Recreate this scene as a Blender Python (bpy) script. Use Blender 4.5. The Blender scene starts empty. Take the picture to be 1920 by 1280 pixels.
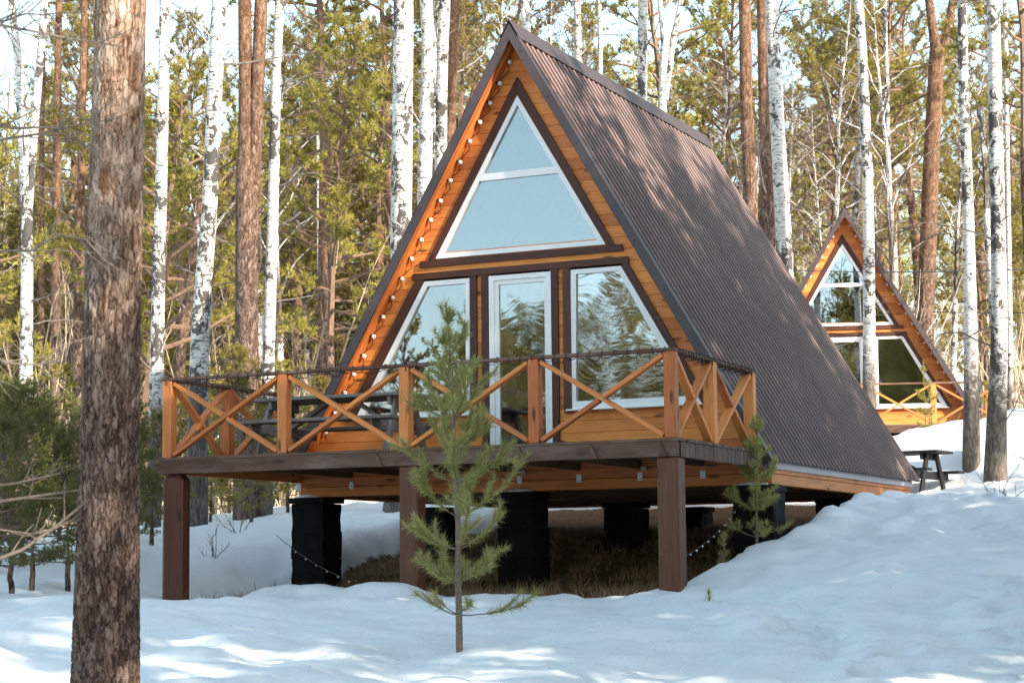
import bpy, bmesh, math, random, time
import numpy as np
from mathutils import Vector, Matrix, noise as mnoise

T0 = time.time()
R = math.radians
scene = bpy.context.scene
col = scene.collection

# ------------------------------------------------------------------ camera
CAM_POS = (9.8395, -21.4346, -1.2721)
YAW, PITCH, ROLL = 0.436848, 0.115935, -0.010538
cam_data = bpy.data.cameras.new('camera')
cam_data.sensor_width = 36.0
cam_data.lens = 3612.65 / 1920.0 * 36.0
cam_data.clip_start = 0.1
cam_data.clip_end = 2000.0
cam = bpy.data.objects.new('camera', cam_data)
col.objects.link(cam)
_fw = Vector((-math.sin(YAW) * math.cos(PITCH), math.cos(YAW) * math.cos(PITCH), math.sin(PITCH)))
_rt = Vector((math.cos(YAW), math.sin(YAW), 0))
_up = _rt.cross(_fw)
_r2 = _rt * math.cos(ROLL) + _up * math.sin(ROLL)
_u2 = _up * math.cos(ROLL) - _rt * math.sin(ROLL)
cam.matrix_world = Matrix(((_r2.x, _u2.x, -_fw.x, CAM_POS[0]), (_r2.y, _u2.y, -_fw.y, CAM_POS[1]),
                           (_r2.z, _u2.z, -_fw.z, CAM_POS[2]), (0, 0, 0, 1)))
scene.camera = cam
cam_data.dof.use_dof = True
cam_data.dof.focus_distance = 22.0
cam_data.dof.aperture_fstop = 8.0

# ------------------------------------------------------------------ sky and sun
SUN_DIR = Vector((0.943, -0.343, 0))          # horizontal direction towards the sun
SUN_EL = R(24)
world = bpy.data.worlds.new('World')
scene.world = world
world.use_nodes = True
wn = world.node_tree.nodes
wl = world.node_tree.links
sky = wn.new('ShaderNodeTexSky')
sky.sky_type = 'NISHITA'
sky.sun_disc = False
sky.sun_elevation = SUN_EL
sky.sun_rotation = math.atan2(SUN_DIR.x, SUN_DIR.y)
sky.air_density = 1.0
sky.dust_density = 0.7
sky.ozone_density = 1.0
bg = wn['Background']
bg.inputs['Strength'].default_value = 0.15
hs = wn.new('ShaderNodeHueSaturation')          # thin high haze: paler, less saturated blue
hs.inputs['Saturation'].default_value = 0.76
hs.inputs['Hue'].default_value = 0.470
wl.new(sky.outputs[0], hs.inputs['Color'])
wl.new(hs.outputs[0], bg.inputs['Color'])

sun_data = bpy.data.lights.new('sun', 'SUN')
sun_data.energy = 4.5
sun_data.angle = R(0.6)
sun_data.color = (1.0, 0.87, 0.70)
sun = bpy.data.objects.new('sun', sun_data)
col.objects.link(sun)
_sd = Vector((SUN_DIR.x * math.cos(SUN_EL), SUN_DIR.y * math.cos(SUN_EL), math.sin(SUN_EL))).normalized()
sun.rotation_euler = _sd.to_track_quat('Z', 'Y').to_euler()
sun.location = (60, -20, 40)

scene.view_settings.view_transform = 'Standard'
scene.view_settings.look = 'None'
scene.view_settings.exposure = 1.42
scene.view_settings.gamma = 1.0
scene.view_settings.use_curve_mapping = False
scene.render.engine = 'CYCLES'
scene.cycles.max_bounces = 5
scene.cycles.diffuse_bounces = 3
scene.cycles.glossy_bounces = 3
scene.cycles.transmission_bounces = 4
scene.cycles.transparent_max_bounces = 8
scene.cycles.caustics_reflective = False
scene.cycles.caustics_refractive = False
scene.cycles.sample_clamp_indirect = 4.0
scene.cycles.use_denoising = True
scene.cycles.use_adaptive_sampling = True
scene.cycles.adaptive_threshold = 0.025

# ------------------------------------------------------------------ helpers
def tag(o, label=None, cat=None, group=None, kind=None):
    if label: o['label'] = label
    if cat: o['category'] = cat
    if group: o['group'] = group
    if kind: o['kind'] = kind
    return o

def empty(name, loc=(0, 0, 0), rz=0.0):
    o = bpy.data.objects.new(name, None)
    o.empty_display_size = 0.2
    o.location = loc
    o.rotation_euler = (0, 0, rz)
    col.objects.link(o)
    return o

def link(name, me, parent=None, mats=None):
    o = bpy.data.objects.new(name, me)
    col.objects.link(o)
    if parent is not None: o.parent = parent
    if mats:
        for m in (mats if isinstance(mats, (list, tuple)) else [mats]): me.materials.append(m)
    return o

CHILD = {}
def copy_tree(o, parent=None):
    c = o.copy()
    col.objects.link(c)
    c.parent = parent
    for ch in list(o.children): copy_tree(ch, c)
    return c

def mesh_np(name, V, quads=None, tris=None, mi_q=None, mi_t=None, smooth=False):
    V = np.asarray(V, np.float32)
    me = bpy.data.meshes.new(name)
    nq = 0 if quads is None else len(quads)
    nt = 0 if tris is None else len(tris)
    me.vertices.add(len(V)); me.vertices.foreach_set('co', V.ravel())
    loops = []
    if nq: loops.append(np.asarray(quads, np.int32).ravel())
    if nt: loops.append(np.asarray(tris, np.int32).ravel())
    L = np.concatenate(loops)
    me.loops.add(len(L)); me.loops.foreach_set('vertex_index', L)
    me.polygons.add(nq + nt)
    starts = np.concatenate([np.arange(nq) * 4, nq * 4 + np.arange(nt) * 3]).astype(np.int32)
    me.polygons.foreach_set('loop_start', starts)
    mi = np.zeros(nq + nt, np.int32)
    if mi_q is not None: mi[:nq] = mi_q
    if mi_t is not None: mi[nq:] = mi_t
    me.polygons.foreach_set('material_index', mi)
    me.polygons.foreach_set('use_smooth', np.full(nq + nt, smooth))
    me.update(calc_edges=True)
    me.validate()
    return me

def chamfer_box_mesh(L, w, h, c=0.006, name='beam'):
    """box from x=0..L, centred in y (w) and z (h)"""
    bm = bmesh.new()
    bmesh.ops.create_cube(bm, size=1.0)
    for v in bm.verts:
        v.co = Vector(((v.co.x + .5) * L, v.co.y * w, v.co.z * h))
    if c > 0:
        bmesh.ops.bevel(bm, geom=list(bm.edges), offset=c, segments=1, affect='EDGES', profile=.5)
    me = bpy.data.meshes.new(name)
    bm.to_mesh(me); bm.free()
    return me

BOXES = {}
def beam(name, p0, p1, w, h, m, parent=None, up=(0, 0, 1), c=0.006):
    """timber from p0 to p1; w across, h along 'up'; grain follows local x"""
    p0 = Vector(p0); p1 = Vector(p1)
    d = p1 - p0; L = d.length; X = d.normalized()
    Y = Vector(up).cross(X).normalized(); Z = X.cross(Y)
    key = (round(L, 3), round(w, 4), round(h, 4), c, m.name)
    if key not in BOXES:
        me = chamfer_box_mesh(L, w, h, c, name); me.materials.append(m)
        BOXES[key] = me
    o = link(name, BOXES[key], parent)
    o.matrix_local = Matrix(((X.x, Y.x, Z.x, p0.x), (X.y, Y.y, Z.y, p0.y), (X.z, Y.z, Z.z, p0.z), (0, 0, 0, 1)))
    return o

def prism(name, poly, y0, y1, m, parent=None, dirv=(1, 0), holes=None):
    """polygon given in (x,z), extruded from y0 (front) to y1; local x turned along dirv so that grain follows the board"""
    a = math.atan2(dirv[1], dirv[0])
    ca, sa = math.cos(a), math.sin(a)
    ox, oz = poly[0]
    loc = [((x - ox) * ca + (z - oz) * sa, -(x - ox) * sa + (z - oz) * ca) for x, z in poly]
    n = len(loc)
    area = sum(loc[i][0] * loc[(i + 1) % n][1] - loc[(i + 1) % n][0] * loc[i][1] for i in range(n))
    if area < 0: loc = loc[::-1]
    V = [(x, 0, z) for x, z in loc] + [(x, y1 - y0, z) for x, z in loc]
    F = [list(range(n)), list(range(2 * n - 1, n - 1, -1))]
    for i in range(n):
        j = (i + 1) % n
        F.append([j, i, n + i, n + j])
    me = bpy.data.meshes.new(name)
    me.from_pydata(V, [], F); me.update()
    o = link(name, me, parent, m)
    # local (x,z) -> house (x,z): x_h = x*ca - z*sa ; z_h = x*sa + z*ca
    o.matrix_local = Matrix(((ca, 0, -sa, ox), (0, 1, 0, y0), (sa, 0, ca, oz), (0, 0, 0, 1)))
    return o

def ring_frame(name, outer, inner, y0, y1, m, parent=None):
    """frame between two polygons of equal vertex count in (x,z)"""
    n = len(outer)
    V = [(x, y0, z) for x, z in outer] + [(x, y0, z) for x, z in inner] + [(x, y1, z) for x, z in outer] + [(x, y1, z) for x, z in inner]
    F = []
    for i in range(n):
        j = (i + 1) % n
        F += [[i, j, n + j, n + i], [2*n + j, 2*n + i, 3*n + i, 3*n + j], [j, i, 2*n + i, 2*n + j], [n + i, n + j, 3*n + j, 3*n + i]]
    me = bpy.data.meshes.new(name)
    me.from_pydata(V, [], F); me.update()
    bm = bmesh.new(); bm.from_mesh(me); bmesh.ops.recalc_face_normals(bm, faces=bm.faces); bm.to_mesh(me); bm.free()
    return link(name, me, parent, m)

def tubes(paths, ns=6, caps=True):
    """paths: list of (pts (n,3), radii (n)) -> V, quads, tris"""
    V = []; Q = []; T = []; base = 0
    ang = np.arange(ns) * 2 * np.pi / ns
    ca, sa = np.cos(ang), np.sin(ang)
    for pts, rad in paths:
        pts = np.asarray(pts, float); rad = np.asarray(rad, float)
        n = len(pts)
        t = np.gradient(pts, axis=0)
        t /= np.linalg.norm(t, axis=1)[:, None] + 1e-9
        ref = np.array([1., 0.13, 0.07]) if abs(t[:, 0]).mean() < .8 else np.array([0.1, 1., 0.05])
        a = np.cross(t, ref); a /= np.linalg.norm(a, axis=1)[:, None] + 1e-9
        b = np.cross(t, a)
        ring = pts[:, None, :] + rad[:, None, None] * (a[:, None, :] * ca[None, :, None] + b[:, None, :] * sa[None, :, None])
        V.append(ring.reshape(-1, 3))
        i = np.arange(n - 1)[:, None] * ns; k = np.arange(ns)[None, :]; k2 = (k + 1) % ns
        Q.append(np.stack([base + i + k2, base + i + k, base + i + ns + k, base + i + ns + k2], -1).reshape(-1, 4))
        if caps:
            V.append(pts[-1:] + t[-1:] * rad[-1])
            tip = base + n * ns
            kk = np.arange(ns)
            T.append(np.stack([base + (n - 1) * ns + (kk + 1) % ns, base + (n - 1) * ns + kk, np.full(ns, tip)], -1))
            base += n * ns + 1
        else:
            base += n * ns
    V = np.concatenate(V); Q = np.concatenate(Q)
    T = np.concatenate(T) if T else np.zeros((0, 3), int)
    return V, Q, T

def tube_obj(name, paths, m, parent=None, ns=6, smooth=True):
    V, Q, T = tubes(paths, ns)
    return link(name, mesh_np(name, V, Q, T, smooth=smooth), parent, m)

# ------------------------------------------------------------------ procedural materials
class NT:
    def __init__(s, name):
        s.m = bpy.data.materials.new(name); s.m.use_nodes = True
        s.t = s.m.node_tree; s.t.nodes.clear()
        s.out = s.t.nodes.new('ShaderNodeOutputMaterial')
    def n(s, typ, ins=None, **props):
        nd = s.t.nodes.new('ShaderNode' + typ)
        for k, v in props.items(): setattr(nd, k, v)
        for k, v in (ins or {}).items():
            sock = nd.inputs[k]
            if isinstance(v, bpy.types.NodeSocket): s.t.links.new(v, sock)
            else: sock.default_value = v
        return nd
    def ramp(s, fac, stops, interp='LINEAR'):
        nd = s.n('ValToRGB', {'Fac': fac}); cr = nd.color_ramp; cr.interpolation = interp
        while len(cr.elements) < len(stops): cr.elements.new(.5)
        for e, (p, c) in zip(cr.elements, stops):
            e.position = p; e.color = (*c, 1) if len(c) == 3 else c
        return nd.outputs['Color']
    def fac(s, fac, a, b):
        return s.n('MapRange', {'Value': fac, 'From Min': a, 'From Max': b}).outputs[0]
    def math(s, op, a, b=0.0):
        return s.n('Math', {0: a, 1: b}, operation=op).outputs[0]
    def mix(s, fac, a, b, mode='MIX'):
        nd = s.n('Mix', data_type='RGBA', blend_type=mode)
        for sock, v in ((nd.inputs[0], fac), (nd.inputs[6], a), (nd.inputs[7], b)):
            if isinstance(v, bpy.types.NodeSocket): s.t.links.new(v, sock)
            elif isinstance(v, (int, float)): sock.default_value = v
            else: sock.default_value = (*v, 1) if len(v) == 3 else v
        return nd.outputs[2]
    def noise(s, vec, scale=5, detail=4, rough=.55, dist=0.0):
        return s.n('TexNoise', {'Vector': vec, 'Scale': scale, 'Detail': detail, 'Roughness': rough, 'Distortion': dist}).outputs['Fac']
    def voro(s, vec, scale=5, feature='F1', out='Distance', rnd=1.0):
        nd = s.n('TexVoronoi', {'Vector': vec, 'Scale': scale, 'Randomness': rnd}, feature=feature)
        return nd.outputs[out]
    def coord(s, scale=(1, 1, 1), rnd=True):
        tc = s.n('TexCoord').outputs['Object']
        if rnd:
            oi = s.n('ObjectInfo').outputs['Random']
            off = s.n('VectorMath', {0: (137.0, 71.0, 33.0)}, operation='SCALE')
            s.t.links.new(oi, off.inputs['Scale'])
            mp = s.n('Mapping', {'Vector': tc, 'Scale': scale})
            return s.n('VectorMath', {0: mp.outputs[0], 1: off.outputs[0]}, operation='ADD').outputs[0]
        return s.n('Mapping', {'Vector': tc, 'Scale': scale}).outputs[0]
    def bump(s, h, strength=.3, dist=.01):
        return s.n('Bump', {'Height': h, 'Strength': strength, 'Distance': dist}).outputs[0]
    def bsdf(s, color, rough=.6, normal=None, **kw):
        ins = {'Base Color': color if isinstance(color, bpy.types.NodeSocket) else (*color, 1), 'Roughness': rough}
        if normal is not None: ins['Normal'] = normal
        for k, v in kw.items(): ins[k.replace('_', ' ')] = v
        b = s.n('BsdfPrincipled', ins)
        return b.outputs[0]
    def done(s, shader):
        s.t.links.new(shader, s.out.inputs['Surface']); return s.m

def rndv(s, lo, hi):
    return s.n('MapRange', {'Value': s.n('ObjectInfo').outputs['Random'], 'To Min': lo, 'To Max': hi}).outputs[0]

def wood(name, light, dark, knot=(.10, .035, .012), rough=.55, vary=.18, grain=1.0, weather=None, knots=True):
    s = NT(name)
    v = s.coord((.9, 16, 16))
    g = s.noise(v, 2.2, 6, .6, 1.2)
    v2 = s.coord((2.5, 90, 90))
    fine = s.noise(v2, 2.0, 3, .6)
    colr = s.ramp(g, [(.28, dark), (.5, light), (.75, tuple(min(1, c * 1.18) for c in light))])
    colr = s.mix(s.fac(fine, .35, .8), colr, s.mix(.5, colr, dark, 'MIX'))
    if knots:
        vk = s.coord((1.9, 6.5, 6.5))
        kd = s.voro(vk, 1.0)
        kf = s.n('MapRange', {'Value': kd, 'From Min': .08, 'From Max': .19, 'To Min': 1.0, 'To Max': 0.0}).outputs[0]
        colr = s.mix(s.math('MULTIPLY', kf, .9), colr, knot)
    big = s.noise(s.coord((.5, 1.5, 1.5)), 1.3, 3)
    colr = s.mix(s.fac(big, .35, .75), colr, s.mix(1.0, colr, (.80, .74, .70), 'MULTIPLY'))
    if weather:
        wv = s.noise(s.coord((1.2, 5, 5)), 1.6, 5, .65)
        colr = s.mix(s.fac(wv, .45, .7), colr, weather)
    hsv = s.n('HueSaturation', {'Color': colr, 'Value': rndv(s, 1 - vary, 1 + vary), 'Hue': rndv(s, .494, .506)})
    nb = s.bump(s.math('ADD', g, s.math('MULTIPLY', fine, .6)), .35 * grain, .006)
    return s.done(s.bsdf(hsv.outputs[0], rough, nb, Specular_IOR_Level=.35))

M = {}
M['siding'] = wood('siding_orange_stain', (.74, .262, .068), (.53, .165, .036), rough=.5, vary=.2)
M['rail'] = wood('railing_orange_timber', (.66, .230, .070), (.44, .130, .036), rough=.6, vary=.16)
M['base'] = wood('base_orange_timber', (.60, .205, .055), (.38, .115, .026), rough=.55, vary=.12)
M['trim'] = wood('trim_brown_stain', (.085, .030, .017), (.045, .017, .011), knot=(.02, .008, .006), rough=.5, vary=.15)
M['beam'] = wood('deck_beam_brown_stain', (.105, .052, .036), (.05, .025, .019), knot=(.03, .014, .01), rough=.7, vary=.15, weather=(.15, .095, .075))
M['post'] = wood('deck_post_brown_stain', (.125, .047, .025), (.066, .027, .016), knot=(.03, .012, .008), rough=.6, vary=.12)
M['handrail'] = wood('handrail_weathered', (.15, .075, .05), (.075, .036, .026), rough=.75, vary=.12, weather=(.24, .15, .11))
M['deckboard'] = wood('deck_board_weathered', (.15, .085, .055), (.07, .04, .027), rough=.8, vary=.25, weather=(.2, .14, .11))
M['joist'] = wood('joist_dark_timber', (.14, .075, .038), (.07, .036, .02), rough=.75, vary=.2)
M['grey_wood'] = wood('grey_weathered_timber', (.27, .26, .25), (.12, .115, .11), knot=(.05, .045, .04), rough=.85, vary=.2, weather=(.19, .14, .10))
M['black_wood'] = wood('black_stained_timber', (.011, .0105, .011), (.006, .0058, .006), knot=(.008, .008, .008), rough=.6, vary=.2)

def simple(name, c, rough=.5, bumpscale=0, bs=.2, metallic=0.0, var=0.0, **kw):
    s = NT(name); colr = (*c, 1)
    nb = None
    if bumpscale:
        nz = s.noise(s.coord(), bumpscale, 5)
        nb = s.bump(nz, bs, .01)
        if var: colr = s.mix(s.fac(nz, .3, .7), tuple(x * (1 - var) for x in c), tuple(min(1, x * (1 + var)) for x in c))
    b = s.bsdf(colr if not isinstance(colr, tuple) else c, rough, nb, Metallic=metallic, **kw)
    return s.done(b)

M['white_frame'] = simple('white_window_plastic', (.80, .81, .82), .32, 30, .03, var=.03)
M['fascia'] = simple('dark_sheet_metal_trim', (.062, .045, .047), .45, 6, .12, var=.12, metallic=.1)
M['flashing'] = simple('grey_flashing', (.34, .32, .35), .5, 8, .12, var=.1)
M['galv'] = simple('galvanised_bracket', (.62, .64, .66), .4, 60, .2, metallic=.5, var=.2)
M['hole'] = simple('bracket_hole', (.02, .02, .02), .8)
M['bulb'] = simple('white_bulb_glass', (.85, .85, .83), .25)
M['black_plastic'] = simple('black_cable', (.012, .012, .012), .5)
M['interior'] = simple('interior_timber', (.16, .09, .05), .8, 4, .2, var=.3)
M['screw'] = simple('screw_head', (.03, .03, .03), .4)

def black_pier():
    s = NT('black_bitumen_concrete')
    v = s.coord()
    n1 = s.noise(v, 5, 6, .65); n2 = s.noise(v, 60, 3)
    sp = s.voro(v, 38)
    c = s.ramp(n1, [(.3, (.004, .004, .0045)), (.7, (.011, .0105, .011))])
    c = s.mix(s.n('MapRange', {'Value': sp, 'From Min': .06, 'From Max': .09, 'To Min': .35, 'To Max': 0.}).outputs[0], c, (.25, .25, .26))
    return s.done(s.bsdf(c, .75, s.bump(s.math('ADD', n1, s.math('MULTIPLY', n2, .3)), .9, .02), Specular_IOR_Level=.12))
M['pier'] = black_pier()

def roof_metal(name, c0, c1_, dustc):
    s = NT(name)
    v = s.coord((1, 1, 1), False)
    n1 = s.noise(v, 1.3, 5, .6)
    dust = s.noise(s.coord((.6, 2.5, .6), False), 3.0, 6, .7)
    c = s.ramp(n1, [(.3, c0), (.7, c1_)])
    c = s.mix(s.math('MULTIPLY', s.fac(dust, .52, .85), .22), c, dustc)
    return s.done(s.bsdf(c, s.n('MapRange', {'Value': dust, 'To Min': .34, 'To Max': .5}).outputs[0], s.bump(n1, .05, .01), Specular_IOR_Level=.05))
M['roof'] = roof_metal('brown_corrugated_steel', (.050, .024, .019), (.070, .033, .026), (.13, .09, .073))
M['rib_glint'] = roof_metal('pale_rib_glint_colour', (.25, .20, .20), (.34, .28, .275), (.40, .35, .34))   # bright sky-reflection line on each rib's front facet, painted as a paler base colour

def glass(name, refl, wave=0.0, tint=(.75, .8, .82)):
    s = NT(name)
    if wave:      # slack protective film: long curved creases
        v = s.coord((1, 1, 1), False)
        warp = s.n('TexNoise', {'Vector': v, 'Scale': .9, 'Detail': 1.0}).outputs['Color']
        vw = s.n('VectorMath', {0: v, 1: s.n('VectorMath', {0: warp, 'Scale': 1.3}, operation='SCALE').outputs[0]}, operation='ADD').outputs[0]
        v2 = s.n('Mapping', {'Vector': vw, 'Rotation': (0, R(28), 0), 'Scale': (.35, 1, 2.0)}).outputs[0]
        w = s.noise(v2, 2.0, 3, .5, .6)
        w2 = s.noise(s.n('Mapping', {'Vector': vw, 'Rotation': (0, R(-40), 0), 'Scale': (.4, 1, 3.5)}).outputs[0], 3.0, 2, .5)
        nb = s.bump(s.math('ADD', w, s.math('MULTIPLY', w2, .35)), wave, .12)
        g = s.n('BsdfGlossy', {'Color': (.93, .97, 1, 1), 'Roughness': .02, 'Normal': nb}).outputs[0]
    else:
        g = s.n('BsdfGlossy', {'Color': (.90, .96, 1, 1), 'Roughness': .004}).outputs[0]
    tr = s.n('BsdfTransparent', {'Color': (*tint, 1)}).outputs[0]
    return s.done(s.n('MixShader', {'Fac': refl, 1: tr, 2: g}).outputs[0])
M['glass'] = glass('window_glass', .28)
M['glass_door'] = glass('door_glass', .32, .008)
M['glass_film'] = glass('glass_with_wrinkled_film', .42, .016)

# ------------------------------------------------------------------ snow ground
def perlin(x, y, seed=0):
    x = np.asarray(x, float); y = np.asarray(y, float)
    xi = np.floor(x).astype(np.int64); yi = np.floor(y).astype(np.int64)
    xf = x - xi; yf = y - yi
    def grad(ix, iy, dx, dy):
        h = (ix * 374761393 + iy * 668265263 + seed * 974711) & 0x7fffffff
        h = ((h ^ (h >> 13)) * 1274126177) & 0x7fffffff
        a = (h % 4096) / 4096.0 * 2 * np.pi
        return np.cos(a) * dx + np.sin(a) * dy
    u = xf * xf * xf * (xf * (xf * 6 - 15) + 10); v = yf * yf * yf * (yf * (yf * 6 - 15) + 10)
    n00 = grad(xi, yi, xf, yf); n10 = grad(xi + 1, yi, xf - 1, yf)
    n01 = grad(xi, yi + 1, xf, yf - 1); n11 = grad(xi + 1, yi + 1, xf - 1, yf - 1)
    return (n00 * (1 - u) + n10 * u) * (1 - v) + (n01 * (1 - u) + n11 * u) * v

GC = np.array([
    (1.11, -10.97, -2.02), (2.68, -10.24, -2.04), (4.24, -9.5, -2.06), (5.81, -8.77, -2.07), (7.46, -8.55, -2.04),
    (9.84, -21.4, -2.85), (2.96, -7.79, -1.93), (6.66, -4.0, -1.48), (5.95, .04, -.95), (4.87, 6.12, -.52),
    (3.74, 9.99, -.02), (2.57, 13.81, .67), (.06, 21.4, 1.22), (-.24, 20.17, 1.26), (1.6, 22.6, 1.26),
    (-2.38, -6.0, -1.55), (-6.86, -.38, -1.02), (-6.22, 2.09, -.66), (-8.0, 3.5, -.72), (-8.98, 7.45, -.42),
    (-5.0, 4.4, -.62), (-4.2, -2.0, -1.32), (-.07, -8.22, -1.78), (-2.98, -3.3, -1.66), (3.0, -3.4, -1.62), (0, -3.5, -1.60),
    (3.45, -1.1, -1.13), (3.5, -.2, -1.0), (3.55, 1.5, -.62), (3.55, 3.84, -.42), (3.4, -2.2, -1.28), (3.6, 6.9, -.44),
    (-3.6, 2.4, -.67), (-3.6, 5.5, -.45), (-3.7, .2, -1.12), (0, 7.6, -.30), (-2.0, 12.0, .2),
    (-30, -30, -3.4), (30, -30, -2.4), (10, -60, -4), (-40, -70, -4.5), (40, 0, .5), (40, 40, 3.0), (-40, 0, -1.2), (-40, 40, -.2),
    (-60, 100, 1.0), (-5, 60, 3.2), (20, 100, 5.0), (60, 60, 5.0), (-15, 26, -.1), (-9, 30, 1.0), (-2.3, 23.4, 1.25), (-4.5, 28.0, 1.35), (1.9, 12.4, -.60), (2.6, 12.7, -.55), (1.2, 12.8, -.4), (-24, 22, -.4), (-10, 40, 1.6),
    (-100, -100, -6), (100, -100, -4), (150, 150, 9), (-150, 150, 3), (0, 200, 9), (-150, 0, -2), (150, 0, 3)], float)
def _tps(r2): return np.where(r2 > 1e-9, .5 * r2 * np.log(np.maximum(r2, 1e-9)), 0)
_n = len(GC)
_K = _tps(((GC[:, None, :2] - GC[None, :, :2]) ** 2).sum(-1)) + np.eye(_n) * .05
_Pm = np.c_[np.ones(_n), GC[:, :2]]
_sol = np.linalg.solve(np.block([[_K, _Pm], [_Pm.T, np.zeros((3, 3))]]), np.r_[GC[:, 2], 0, 0, 0])

def smooth(a, b, t):
    t = np.clip((t - a) / (b - a), 0, 1); return t * t * (3 - 2 * t)

def ground(x, y, detail=True):
    x = np.asarray(x, float); y = np.asarray(y, float)
    shp = x.shape; xf = x.ravel(); yf = y.ravel()
    z = np.empty_like(xf)
    for i in range(0, len(xf), 20000):
        a = xf[i:i + 20000]; b = yf[i:i + 20000]
        r2 = (a[:, None] - GC[None, :, 0]) ** 2 + (b[:, None] - GC[None, :, 1]) ** 2
        z[i:i + 20000] = _tps(r2) @ _sol[:_n] + _sol[_n] + _sol[_n + 1] * a + _sol[_n + 2] * b
    z = z.reshape(shp)
    m = np.zeros(shp)
    if detail:
        z = z + .10 * perlin(x * .55, y * .55, 1) + .10 * perlin(x * 1.25 + 3, y * 1.25, 2) + .062 * perlin(x * 2.6, y * 2.6, 3)
        rough = smooth(2.5, 4.5, x) * smooth(-9, -6, y) * (1 - smooth(6, 9, y))
        z = z + rough * (.075 * perlin(x * 3.6, y * 3.6, 5) + .04 * np.abs(perlin(x * 7.5, y * 7.5, 6)))
        z = z + .018 * perlin(x * 9, y * 9, 7) + .022 * np.abs(perlin(x * 5.1, y * 5.1, 8))
        for fx_, fy_, fr_ in FOOT:
            d2 = ((x - fx_) ** 2 + (y - fy_) ** 2) / (fr_ * fr_)
            z = z - .11 * np.exp(-d2 ** 2) + .03 * np.exp(-((np.sqrt(d2) - 1.35) / .35) ** 2)
        # dug-out hollow under the cabin
        wob = .22 * perlin(x * 1.1, y * 1.1, 11) + .08 * perlin(x * 3.5, y * 3.5, 12)
        dx = np.maximum(-3.30 - x, x - 3.12); dy = np.maximum(-2.75 - y, y - 7.9)
        dx = np.where(y < .2, np.maximum(-2.85 - x, x - (3.05 - .12 * np.maximum(-y, 0))), dx)
        sd = np.maximum(dx, dy) + wob
        m = 1 - smooth(-.10, .38, sd)
        pit = np.interp(y, [-4, -2.6, 0, 3.3, 6.5, 8], [-1.70, -1.68, -1.56, -1.06, -.66, -.36]) + .04 * perlin(x * 2, y * 2, 13)
        z = z * (1 - m) + np.minimum(z, pit) * m
        # snow scooped out round the left-hand pier
        px_ = np.clip(x, -3.35, -2.7); py_ = np.clip(y, -2.3, .3)
        dl_ = np.sqrt((x - px_) ** 2 + (y - py_) ** 2) + .10 * perlin(x * 2.1, y * 2.1, 16) + .05 * perlin(x * 6, y * 6, 17)
        bowl = 1 - smooth(.12, 1.05, dl_)
        z = z * (1 - bowl) + np.minimum(z, -1.60 + .03 * perlin(x * 4, y * 4, 18)) * bowl
        z = z - .34 * np.exp(-((x - 1.75) ** 2 + (y - 12.55) ** 2) / 1.5)
        # pushed-up berm in front of the hollow, on the left, and lumps along the right edge
        z = z + .16 * np.exp(-((y + 3.35 + .15 * perlin(x * .9, 0 * x, 14)) / .38) ** 2) * smooth(-2.3, -1.5, x) * (1 - smooth(-.1, .9, x))
        z = z + .14 * np.exp(-((x - 3.55) / .35) ** 2) * smooth(-1.6, .5, y) * (1 - smooth(4.6, 6.0, y)) * (.6 + .9 * perlin(y * .8, x * .8, 15))
    return z, m

_fr = np.random.default_rng(6)
FOOT = []
for (ax, ay, bx, by, n_) in ((7.6, -8.6, 4.6, 5.2, 26), (8.2, -5.5, 5.0, 7.5, 24), (6.6, -8.2, 3.7, -3.8, 13), (4.6, 5.2, 3.2, 11.0, 10)):
    for k_ in range(n_):
        t_ = k_ / n_; sd_ = .13 if k_ % 2 else -.13
        FOOT.append((ax + (bx - ax) * t_ + sd_ + _fr.normal(0, .07), ay + (by - ay) * t_ + _fr.normal(0, .09), _fr.uniform(.12, .17)))

def gz(x, y): return float(ground(np.array([x]), np.array([y]))[0][0])

def axis_grid(lo, hi, step, far, growth=1.22):
    a = list(np.arange(lo, hi + 1e-6, step)); s = step
    while a[-1] < far: s = min(s * growth, 14); a.append(a[-1] + s)
    s = step; b = []
    p = lo
    while p > -far: s = min(s * growth, 14); p -= s; b.append(p)
    return np.array(b[::-1] + a)
gx = axis_grid(-7.5, 8.5, .075, 420); gy = axis_grid(-13, 9, .075, 420)
GX, GY = np.meshgrid(gx, gy)
GZ, GM = ground(GX, GY)
nx, ny = len(gx), len(gy)
ii = (np.arange(ny - 1)[:, None] * nx + np.arange(nx - 1)[None, :])
quads = np.stack([ii, ii + 1, ii + nx + 1, ii + nx], -1).reshape(-1, 4)
me = mesh_np('snow_ground', np.stack([GX, GY, GZ], -1).reshape(-1, 3), quads, smooth=True)
at = me.attributes.new('soil', 'FLOAT', 'POINT')
at.data.foreach_set('value', GM.ravel().astype(np.float32))
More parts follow.
